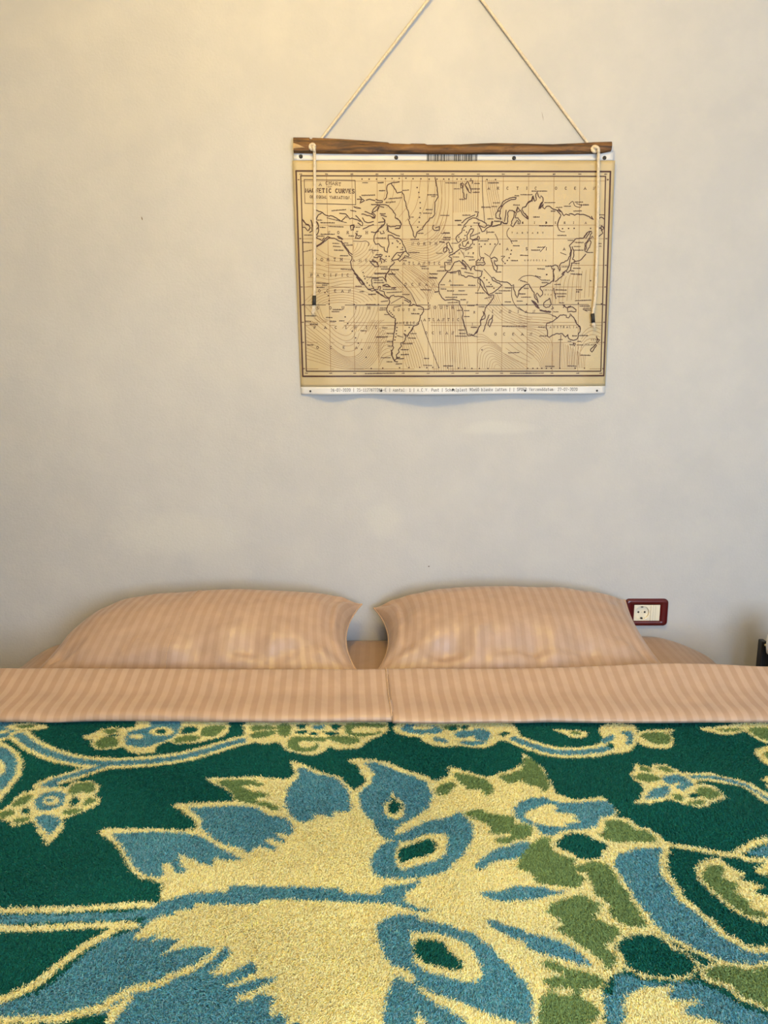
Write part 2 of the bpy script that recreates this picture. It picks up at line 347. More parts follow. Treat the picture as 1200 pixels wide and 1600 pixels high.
PLACES="""-3280,-2294 -3097,-2304
-3270,-2372 -3058,-2385
-3241,-2473 -2977,-2478
-3080,-2618 -2857,-2618
-3064,-2966 -2758,-2984
-2955,-2284 -2854,-2293
-2915,-2342 -2733,-2341
-4082,-2272 -3838,-2274
-4077,-2515 -3841,-2467
-2165,-2477 -2023,-2477
-3696,-1697 -3555,-1697
-3618,-1879 -3466,-1889
-3703,-2110 -3500,-2111
-2842,-2100 -2691,-2110
-2649,-1879 -2527,-1878
-3375,-1857 -2972,-1873
-3596,-1764 -3213,-1768
-4047,-2080 -3824,-2081
-3601,-2062 -3216,-2062
-2670,-3418 -2496,-3418
-2548,-3556 -2425,-3562
-3743,-3330 -3394,-3351
-3580,-3390 -3436,-3395
-3725,-3448 -3519,-3454
-2385,-3899 -2107,-3900
-3290,-4042 -3034,-4041
-3322,-4096 -3116,-4095
-3478,-4250 -3303,-4256
-3386,-4350 -3201,-4356
-3119,-4340 -2975,-4339
-4061,-4202 -3758,-4208
-4064,-4346 -3897,-4353
-3940,-4428 -3710,-4429
-2533,-4605 -2368,-4609
-2312,-3635 -2107,-3626
-1802,-4679 -1627,-4689
-2103,-4775 -1771,-4770
-1802,-4901 -1647,-4902
-1781,-5023 -1647,-5023
-1969,-5338 -1698,-5339
-1812,-5451 -1646,-5451
-1152,-4687 -988,-4688
-1214,-4802 -997,-4813
-1378,-4959 -1089,-4960
-1419,-5121 -1202,-5122
-1418,-5257 -1191,-5248
-1318,-4459 -1092,-4460
-797,-5543 -549,-5553
-237,-5563 34,-5563
-1523,-4740 -1358,-4781
-778,-5360 -633,-5360
-1552,-5512 -1376,-5502
-2419,-5776 -1572,-5762
-1933,-4527 -1792,-4528
-1916,-3498 -1547,-3510
-1803,-3587 -1383,-3570
-2306,-3639 -2101,-3626
-1967,-3825 -1772,-3806
-1998,-4000 -1813,-3995
-2009,-4050 -1834,-4045
-1875,-4168 -1751,-4175
-1135,-4148 -899,-4159
-941,-4029 -643,-4039
-1618,-3976 -1423,-3947
-883,-3513 -587,-3523
-652,-3095 -427,-3103
-651,-3201 -426,-3213
-504,-3576 -392,-3562
-1383,-3639 -1178,-3640
-1773,-3098 -1569,-3099
-1712,-2981 -1477,-2988
-2366,-3175 -2038,-3188
-2161,-3260 -1916,-3261
-2162,-3323 -1875,-3324
-2140,-3093 -1814,-3085
-1965,-2965 -1741,-2966
-1996,-2906 -1782,-2911
-2149,-3072 -1822,-3073
-1710,-2986 -1476,-2977
-1761,-3103 -1567,-3100
-1214,-2538 -919,-2539
-1355,-2674 -1132,-2675
-1375,-2743 -1263,-2749
-886,-2901 -723,-2901
-855,-2956 -662,-2966
-640,-3091 -416,-3097
-649,-3186 -435,-3196
-437,-3019 -192,-3018
-357,-2915 -214,-2914
-463,-2555 -280,-2559
-375,-2258 -243,-2267
-275,-2147 -72,-2151
-294,-2205 -82,-2209
-266,-2022 -105,-2026
-2106,-2158 -1823,-2158
-1165,-2195 -932,-2196
-974,-2039 -812,-2039
-2188,-2477 -2026,-2477
-1447,-2460 -1356,-2460
32,-1712 193,-1708
26,-1708 208,-1708
109,-1823 200,-1823
-271,-2151 -78,-2147
-381,-2258 -228,-2277
-56,-2296 117,-2296
663,-2233 947,-2232
901,-2009 1104,-2008
913,-1665 1054,-1665
1096,-1726 1238,-1726
1556,-2232 1739,-2232
1188,-2868 1372,-2877
326,-2636 560,-2655
429,-2733 592,-2723
645,-2801 839,-2800
1621,-2357 1804,-2361
1582,-2744 1766,-2744
323,-2480 525,-2402
313,-3047 559,-3095
0,-2652 163,-2652
-75,-3077 88,-3071
-161,-2734 -49,-2744
-160,-2832 -48,-2836
1172,-3044 1326,-3044
478,-2112 719,-2024
532,-1769 714,-1774
-333,-2039 -100,-2035
1046,-1257 1237,-1257
737,-1368 989,-1368
1009,-1352 1170,-1352
228,-1572 450,-1572
29,-1707 211,-1707
112,-1831 213,-1822
906,-1667 1077,-1667
1089,-1730 1261,-1730
1623,-1077 1744,-1077
1591,-1310 1772,-1314
1783,-1049 2104,-1049
498,-992 678,-988
533,-766 683,-770
140,-1163 281,-1172
-14,-902 156,-902
456,-904 686,-903
903,-751 1193,-751
2077,-960 2488,-960
2429,-1252 2721,-1252
2736,-1375 2916,-1372
2609,-1467 2740,-1467
2965,-1343 3146,-1343
3252,-1239 3463,-1239
3396,-1309 3627,-1309
3222,-1467 3443,-1461
3892,-1562 4054,-1562
2142,-1619 2313,-1619
2311,-1843 2685,-1844
2121,-2472 2364,-2472
2280,-2400 2483,-2395
1821,-2604 2044,-2614
2814,-2091 3057,-2092
3103,-2217 3265,-2223
3272,-2378 3454,-2378
3276,-2475 3540,-2475
3624,-2534 3807,-2533
3311,-2820 3444,-2820
3276,-2947 3480,-2948
3218,-3016 3310,-3016
3222,-3094 3528,-3114
2301,-2956 2505,-2966
3298,-2275 3530,-2276
2522,-2897 2685,-2888
3919,-2304 4021,-2303
3922,-2371 4025,-2371
2960,-2908 3153,-2908
174,-4591 351,-4590
196,-4681 373,-4685
83,-4752 416,-4757
516,-4515 703,-4515
457,-4701 561,-4711
561,-4741 708,-4771
1576,-5206 1888,-5196
1388,-4487 2072,-4497
1645,-5769 2239,-5765
-240,-5563 31,-5569
-347,-3384 -214,-3384
-335,-3493 -172,-3497
-151,-3546 34,-3546
157,-3541 332,-3541
-71,-3394 298,-3393
421,-3396 627,-3401
-136,-3860 162,-3849
212,-3779 367,-3779
411,-3938 607,-3937
721,-3967 897,-3966
124,-4068 289,-4058
320,-4072 465,-4071
323,-4228 478,-4227
525,-4518 660,-4518
183,-4589 349,-4589
621,-3599 878,-3599
915,-3420 1110,-3420
1166,-3604 1352,-3603
1440,-3463 1615,-3462
1441,-3831 1616,-3835
1268,-3538 1596,-3538
881,-3747 1086,-3697
-6,-3641 405,-3640
-200,-3717 129,-3716
-478,-3582 -386,-3562
1825,-3621 1989,-3621
1770,-3811 1934,-3811
2384,-4507 2579,-4508
2423,-4749 2659,-4750
2950,-4851 3063,-4845
3326,-4747 3460,-4747
3521,-4737 3761,-4736
3564,-5268 3862,-5277
3263,-4983 3367,-4993
3460,-4993 3646,-4993
3208,-4892 3311,-4892
3476,-4896 3580,-4896
2617,-5574 2875,-5578
3224,-5563 3482,-5569
2180,-5765 2583,-5762
1813,-3617 2008,-3621
1888,-3706 2165,-3706
1952,-3478 2085,-3478
2811,-3515 3127,-3520
2835,-3618 3121,-3619
2879,-3692 3093,-3692
3382,-3514 3556,-3514
3384,-3569 3476,-3570
2785,-3371 2958,-3371
2927,-3857 3070,-3863
3364,-3804 3817,-3787
3503,-3947 3782,-3947
3608,-4007 3817,-4006
3651,-4047 3819,-4056
3588,-4027 3715,-4087
2783,-4100 2926,-4100
2437,-3325 2610,-3325
2424,-3256 2658,-3262
2257,-3143 2411,-3183
1842,-3261 2049,-3320
-2014,-945 -1854,-945
-1393,-945 -1213,-932
-1843,-1248 -1572,-1229
-721,-1053 -440,-1053
-610,-1097 -500,-1097
-827,-1521 -595,-1525
-363,-1577 -121,-1582
-757,-1430 -576,-1430
32,-1707 193,-1707
-1178,-1620 -1078,-1620
-1753,-1153 -1392,-1125
-2044,-751 -1894,-738
-234,-751 76,-755
-2482,-1067 -2121,-1058
-2461,-747 -2311,-747
-2041,-747 -1891,-747
-2011,-950 -1891,-950
-3289,-1457 -2907,-1428
-2786,-1447 -2626,-1476
-3423,-1639 -2890,-1763
-4025,-4991 -3846,-4992
-2109,-4779 -1881,-4779
-4142,-532 -4067,-532
-3454,-532 -3379,-532
-2777,-532 -2702,-532
-2106,-532 -2031,-532
-1433,-532 -1357,-532
-755,-532 -680,-532
-81,-532 -6,-532
601,-532 676,-532
1268,-532 1343,-532
1947,-532 2022,-532
2623,-532 2698,-532
3312,-532 3387,-532
4000,-532 4075,-532
-4101,-5766 -4021,-5766
-3407,-5764 -3329,-5764
-2740,-5765 -2661,-5765
-2064,-5765 -1985,-5765
-1385,-5764 -1306,-5764
-693,-5763 -615,-5763
-8,-5763 71,-5763
677,-5764 756,-5764
1370,-5765 1450,-5765
2076,-5765 2154,-5765
2772,-5764 2849,-5764
3482,-5764 3560,-5764
4160,-5766 4245,-5766
-4190,-672 -4138,-672
4077,-672 4128,-672
-4177,-2172 -4125,-2172
4121,-2173 4174,-2172
-4171,-2865 -4119,-2865
4143,-2867 4196,-2866
-4167,-3434 -4114,-3434
4161,-3436 4214,-3435
-4163,-3912 -4110,-3912
4176,-3914 4230,-3913
-4160,-4374 -4106,-4374
4191,-4375 4246,-4375
-4156,-4919 -4102,-4920
4209,-4920 4265,-4920
-4151,-5639 -4097,-5639
4235,-5639 4291,-5639"""
DOTS="-1524,-4519 -1534,-4609 -1540,-4690 -1558,-4777 -1581,-4857 -1297,-4610 -1184,-4520 706,-2318 858,-2318 1000,-2317 1132,-2317 1264,-2317 322,-1861 473,-1861 283,-1958 355,-2006 316,-2093 144,-2135 287,-2180 411,-2295 564,-2324 758,-2382 548,-2548 946,-2188 1567,-2575 1529,-2672 1480,-2740 1421,-2819 1584,-2478 858,-3198 931,-3253 995,-3321 1047,-3371 1132,-3473 -1529,-2227 -1499,-2256 -1448,-2301 -1376,-2402 -1518,-2392 -1650,-2294 -1985,-2584 -1823,-2633 -1741,-2634 -993,-870 -948,-993 -931,-1116 -910,-1252 -904,-1391 -907,-1515 -920,-1634 -932,-1749 -971,-1880 -3500,-3588 -3409,-3668 -3390,-3797 -3391,-3896 -4106,-3902 -2704,-3900 -2035,-3900 -2883,-4415 -2953,-4235 -2598,-4945 -2505,-5107 -2381,-5328 -2669,-4799 -2761,-4617 -2236,-5636 -2241,-5636 -1916,-5625 -1448,-5614 -1189,-5610 -890,-5604 -693,-5614 -527,-5604 -111,-5614 -361,-5610 -1362,-3868 -665,-3870 678,-3907 1370,-3905 2048,-3895 3459,-3871 4108,-3884 2571,-3110 3771,-3273 841,-5125 1020,-5635 778,-5635 567,-5631 371,-5624 189,-5624 2134,-5635 2279,-5631 2403,-5631 2527,-5631 2650,-5631 2784,-5631 3021,-5631 3443,-5625 3704,-5625 1863,-1764 2502,-1760 2561,-3113 2948,-1918 3110,-1913 3261,-1909 3705,-1909 -2453,-3054 -2423,-3152 -2402,-3221 -2342,-3329 -2280,-3392 -1731,-4085 -1689,-4129 -1648,-4170 -1607,-4216 -1844,-644 -1664,-644 -1474,-638 -1294,-634 -1105,-649 -895,-650 -675,-657 -465,-657 -285,-657 -146,-657 -2470,-657 -2280,-657 -2080,-657 71,-657 187,-657 307,-657 441,-657 871,-668 1101,-668"
CURVES="""10|-4036,-4475 -3787,-4678 -3497,-4912 -3210,-5166 -2963,-5308 -2797,-5318 -2652,-5287 -2527,-5185 -2422,-5002 -2296,-4718 -2129,-4436|-4055,-5369 -3673,-5471 -3338,-5573 -3028,-5635 -2675,-5656 -2404,-5646 -2236,-5533 -2068,-5328 -1881,-4982 -1757,-4679
5|-4036,-4475 -3787,-4678 -3497,-4912 -3210,-5166 -2963,-5308 -2797,-5318 -2652,-5287 -2527,-5185 -2422,-5002|-3737,-4196 -3531,-4357 -3367,-4478 -3204,-4639 -2958,-4739 -2792,-4678 -2729,-4537 -2708,-4396 -2707,-4315
9|-3708,-2419 -3466,-2576 -3183,-2673 -2797,-2711|-4055,-3436 -3724,-3399 -3396,-3440 -3027,-3360 -2720,-3339
7|-4084,-3822 -3810,-3606 -3458,-3490 -3028,-3449 -2639,-3487 -2291,-3606 -2107,-3785|-3484,-3886 -3278,-3857 -3114,-3846 -2991,-3846 -2868,-3855 -2765,-3874 -2724,-3894
8|-2286,-2264 -2368,-2457 -2532,-2593 -2695,-2652|-1881,-2711 -2187,-3101 -2372,-3298
5|-2286,-2264 -2368,-2457 -2532,-2593 -2695,-2652|-2692,-2283 -2703,-2361 -2709,-2400 -2714,-2458
6|-1844,-672 -1844,-898 -1884,-1124 -1984,-1276|-675,-672 -730,-1125 -857,-1506 -1137,-1851
4|-675,-672 -730,-1125 -857,-1506 -1137,-1851|-145,-672 -154,-1391 -287,-1967 -608,-2208
10|-1377,-2189 -1013,-2248 -689,-2190 -449,-1978 -292,-1632|-1132,-2675 -846,-2793 -602,-2813 -339,-2734 -97,-2559
7|-1691,-3016 -1343,-3382 -993,-3889|-1141,-2999 -773,-3236 -382,-3473
4|-1793,-3153 -1629,-3331 -1383,-3550 -1219,-3749|-1691,-3016 -1343,-3382 -1179,-3611 -993,-3889
9|-1099,-3275 -770,-3612 -665,-3890|-693,-3020 -508,-3197 -394,-3394
16|-603,-3930 -559,-4349 -485,-5765|349,-3928 376,-4348 502,-5623
4|-207,-3929 -202,-4349 -168,-5602|142,-3929 231,-4348 229,-5623
9|-2145,-4819 -2020,-4577 -1854,-4467 -1596,-4458|-2000,-5574 -1937,-5410 -1812,-5308 -1667,-5267
9|-1378,-5004 -1293,-5451 -1231,-5614|-1092,-4520 -800,-5167 -693,-5614
8|725,-5614 738,-5227 839,-5044 1047,-5003 1387,-5186 1897,-5451 2131,-5615|1189,-5635 1218,-5553 1270,-5516 1313,-5533 1355,-5553 1399,-5615 1431,-5645
4|706,-4700 874,-4720 1086,-4861 1256,-4982 1384,-5084|711,-4922 878,-4902 1004,-4942 1173,-5023 1387,-5165
6|928,-3966 1182,-4185 1393,-4325 2020,-4526|1381,-3925 1592,-4064 2010,-4224 2217,-4265
6|1832,-4184 2101,-4224 2450,-4245 2759,-4286|1843,-4526 2154,-4566 2422,-4587 2607,-4607
11|2076,-4517 2345,-4578 2618,-4740 2768,-4922 2825,-5614|2098,-5165 2267,-5287 2438,-5451 2462,-5533 2506,-5635
6|2810,-4942 2823,-5288 2846,-5625|2983,-4902 2998,-5288 3000,-5625
15|3056,-4922 3059,-5288 3061,-5625|3711,-5288 3707,-5451 3704,-5625
6|3222,-4983 3224,-5288 3223,-5533|3596,-5044 3544,-5288 3533,-5533
5|3583,-4721 3743,-4559 3911,-4498 4133,-4577|3580,-5166 3698,-4983 3911,-4922 4134,-4981
7|3102,-3155 3049,-3352 3027,-3827|3746,-2959 3744,-3352 3740,-3708
12|-8,-710 -5,-1087 -5,-1506|621,-672 631,-1087 649,-1467
6|831,-672 901,-1087 1036,-1639|1111,-672 1158,-954 1249,-1314
6|922,-3707 1007,-3826 1091,-3886|1229,-3627 1273,-3746 1339,-3885
5|-2414,-4698 -2289,-4436 -2205,-4315|-2020,-4436 -1957,-4356 -1875,-4316
7|-2642,-3924 -2685,-4144 -2872,-4385 -3038,-4546|-2045,-3984 -2108,-4184 -2274,-4505 -2399,-4666
4|2776,-3134 2743,-3351 2724,-3906|3102,-3155 3049,-3352 3027,-3827
4|-485,-672 -417,-1277 -572,-1851|-145,-672 -154,-1391 -287,-1967
5|-1354,-2909 -1088,-3106 -822,-3304|-1090,-2890 -721,-3146 -495,-3304
4|-4086,-3922 -3943,-4063 -3698,-4345 -3490,-4386|-3691,-3885 -3631,-4065 -3551,-4266 -3407,-4326
6|1430,-5206 1728,-5389 2128,-5533|1784,-4537 2082,-4800 2424,-5125"""
LETTERS="""A,925,-886,67 R,1174,-886,67 C,1431,-886,67 T,1697,-886,67 I,1946,-886,67 C,2186,-886,67 O,2727,-886,67 C,2993,-886,67 E,3241,-887,67 A,3507,-887,67 N,3756,-886,67 N,-1103,-2308,70 O,-948,-2309,70 R,-787,-2309,70 T,-630,-2309,70 H,-469,-2309,70 A,-1335,-2817,70 T,-1195,-2817,70 L,-1066,-2818,70 A,-927,-2818,70 N,-794,-2818,70 T,-653,-2818,70 I,-510,-2818,70 C,-374,-2818,70 O,-1295,-3373,70 C,-1098,-3373,70 E,-904,-3374,70 A,-720,-3374,70 N,-527,-3374,70 S,-644,-3985,74 O,-479,-3985,74 U,-312,-3985,74 T,-151,-3985,74 H,9,-3984,74 A,-765,-4312,70 T,-636,-4312,70 L,-506,-4312,70 A,-382,-4312,70 N,-254,-4312,70 T,-105,-4312,70 I,19,-4311,70 C,166,-4311,70 O,-720,-4668,70 C,-531,-4668,70 E,-329,-4668,70 A,-149,-4668,70 N,18,-4668,70 I,1111,-4090,70 N,1340,-4090,70 D,1593,-4090,70 I,1820,-4089,70 A,2040,-4090,70 N,2252,-4090,70 O,1210,-4696,70 C,1453,-4696,70 E,1703,-4696,70 A,1951,-4696,70 N,2192,-4696,70 N,-3748,-2715,74 O,-3573,-2716,74 R,-3407,-2717,74 T,-3224,-2717,74 H,-3044,-2716,74 P,-3864,-3124,70 A,-3688,-3125,70 C,-3508,-3126,70 I,-3337,-3126,70 F,-3183,-3126,70 I,-3024,-3125,70 C,-2872,-3125,70 O,-3656,-3541,70 C,-3426,-3542,70 E,-3219,-3542,70 A,-3023,-3541,70 N,-2830,-3540,70 S,-3707,-3994,70 O,-3361,-3995,70 U,-3010,-3994,70 T,-2663,-3993,70 H,-2298,-3992,70 P,-3796,-4515,70 A,-3503,-4517,70 C,-3212,-4517,70 I,-2935,-4516,70 F,-2667,-4515,70 I,-2367,-4515,70 C,-2097,-4515,70 O,-3730,-5060,70 C,-3353,-5061,70 E,-2999,-5061,70 A,-2655,-5060,70 N,-2291,-5060,70 N,-3377,-2017,70 O,-3118,-2017,70 R,-2862,-2016,70 T,-2609,-2016,70 H,-2349,-2016,70 A,-2705,-2738,67 M,-2532,-2738,67 E,-2359,-2738,67 R,-2177,-2738,67 I,-2003,-2739,67 C,-1828,-2739,67 A,-1654,-2740,67 S,-1616,-4046,60 O,-1475,-4047,60 U,-1352,-4048,60 T,-1194,-4049,60 H,-1053,-4049,60 A,-1518,-4397,60 M,-1426,-4397,60 E,-1333,-4398,60 R,-1241,-4398,60 I,-1148,-4399,60 C,-1057,-4399,60 A,-963,-4399,60 A,2724,-4507,49 U,2820,-4507,49 S,2917,-4507,49 T,3005,-4507,49 R,3085,-4507,49 A,3180,-4507,49 L,3259,-4507,49 I,3356,-4507,49 A,3444,-4508,49 A,1471,-2439,70 S,1997,-2439,70 I,2529,-2439,70 A,3015,-2440,70 S,1866,-1764,53 I,2184,-1765,53 B,2502,-1765,53 E,2755,-1765,53 R,2997,-1765,53 I,3239,-1765,53 A,3567,-1765,53 A,-78,-3274,63 F,415,-3857,56 R,606,-4112,56 I,559,-4432,56 T,1587,-2023,39 A,1726,-2023,39 R,1865,-2023,39 T,2003,-2023,39 A,2142,-2023,39 R,2281,-2023,39 Y,2419,-2023,39 M,1959,-2736,39 O,2039,-2736,39 N,2119,-2736,39 G,2199,-2736,39 O,2279,-2736,39 L,2359,-2736,39 I,2440,-2736,39 A,2520,-2736,39 N,3873,-4851,39 E,3938,-4850,39 W,4004,-4850,39 Z,3695,-4983,39 E,3738,-4983,39 A,3783,-4983,39 L,3827,-4983,39 A,3872,-4983,39 N,3917,-4982,39 D,3962,-4982,39 C,2511,-3519,39 H,2565,-3519,39 I,2620,-3519,39 N,2674,-3520,39 A,2728,-3520,39 S,2542,-3638,39 E,2629,-3638,39 A,2708,-3639,39 E,-88,-2559,46 U,34,-2558,46 R,166,-2558,46 O,278,-2558,46 P,417,-2558,46 E,546,-2557,46"""
TITLE=[('A CHART', -0.3587, -0.3064, -0.0785, -0.0789, 0.0078, 1), ('OF', -0.3364, -0.3296, -0.0849, -0.0849, 0.0036, 0), ('MAGNETIC CURVES', -0.395, -0.2705, -0.0935, -0.0962, 0.0098, 2), ('OF EQUAL VARIATION.', -0.385, -0.2775, -0.1101, -0.1129, 0.0066, 1)]
LABEL=[('26-07-2020 | 25-1127677266-E | Aantal: 1 | A.C.V. Punt | Schoolplast 90x60 blanke latten | | SPOED Verzenddatum: 27-07-2020', -0.3352, 0.3511, -0.623, -0.6205)]
BARCODE=[(-0.074, -0.0035), (0.0626, -0.0207)]
SCREWS=[(-0.4092, -0.0091), (-0.1557, -0.0118), (0.1579, -0.0132), (0.3986, -0.0127)]
STUDS=[(-0.3957, -0.6265), (-0.196, -0.6251), (0.0039, -0.6209), (0.2083, -0.6245), (0.4112, -0.6248)]
BATTEN_TOP=[(-0.4274, 0.0369), (-0.3853, 0.0361), (-0.3837, 0.033), (-0.3786, 0.0325), (-0.3769, 0.0358), (-0.3398, 0.0345), (-0.2808, 0.0314), (-0.2302, 0.0283), (-0.1881, 0.0251), (-0.1779, 0.0245), (-0.1729, 0.022), (-0.1205, 0.0201), (-0.1155, 0.0215), (-0.08, 0.0213), (-0.0733, 0.0188), (0.0145, 0.0194), (0.0482, 0.021), (0.0988, 0.0229), (0.1495, 0.022), (0.2171, 0.0204), (0.2593, 0.0199), (0.3183, 0.022), (0.3687, 0.0251), (0.4134, 0.0259)]
BATTEN_BOT=[(-0.4274, -0.0014), (-0.3572, -0.0026), (-0.2557, -0.0036), (-0.1204, -0.0039), (0.015, -0.0042), (0.1503, -0.0045), (0.2518, -0.0042), (0.3195, -0.0039), (0.3871, -0.0026), (0.4147, 0.0031)]
CORD_L=[(-0.377, -0.03, 0.0099), (-0.373, -0.037, 0.0066), (-0.3714, -0.037, 0.0003), (-0.3715, -0.03, -0.0137), (-0.3733, -0.0225, -0.0998), (-0.376, -0.0205, -0.23), (-0.3784, -0.0195, -0.3299), (-0.3794, -0.0195, -0.3688)]
CORD_R=[(0.3663, -0.03, 0.0036), (0.3675, -0.037, 0.0081), (0.373, -0.039, 0.006), (0.3759, -0.037, -0.0013), (0.3783, -0.031, -0.0219), (0.3847, -0.026, -0.149), (0.3882, -0.026, -0.2639), (0.3889, -0.027, -0.3643), (0.3852, -0.027, -0.4169)]
FERR_L=[(-0.3794, -0.0195, -0.3671), (-0.3802, -0.0205, -0.3927)]
FERR_R=[(0.3839, -0.027, -0.4152), (0.3876, -0.027, -0.4391)]
TASS_L=[(-0.3804, -0.0205, -0.3927), (-0.3844, -0.02, -0.4182)]
TASS_R=[(0.3876, -0.027, -0.4391), (0.391, -0.0275, -0.4529)]
KNOT_L,KNOT_R=(-0.3769, -0.03, 0.0107),(0.367, -0.03, 0.0052)
HANG_L=[(-0.3789, -0.008, 0.0156), (-0.3636, -0.006, 0.024), (-0.3531, -0.006, 0.0383), (-0.0117, -0.012, 0.4409)]
HANG_R=[(0.3727, -0.008, 0.0108), (0.3608, -0.006, 0.0193), (0.3464, -0.006, 0.0351), (0.0013, -0.012, 0.4409)]
NAIL=(-0.0043, -0.0, 0.4522)
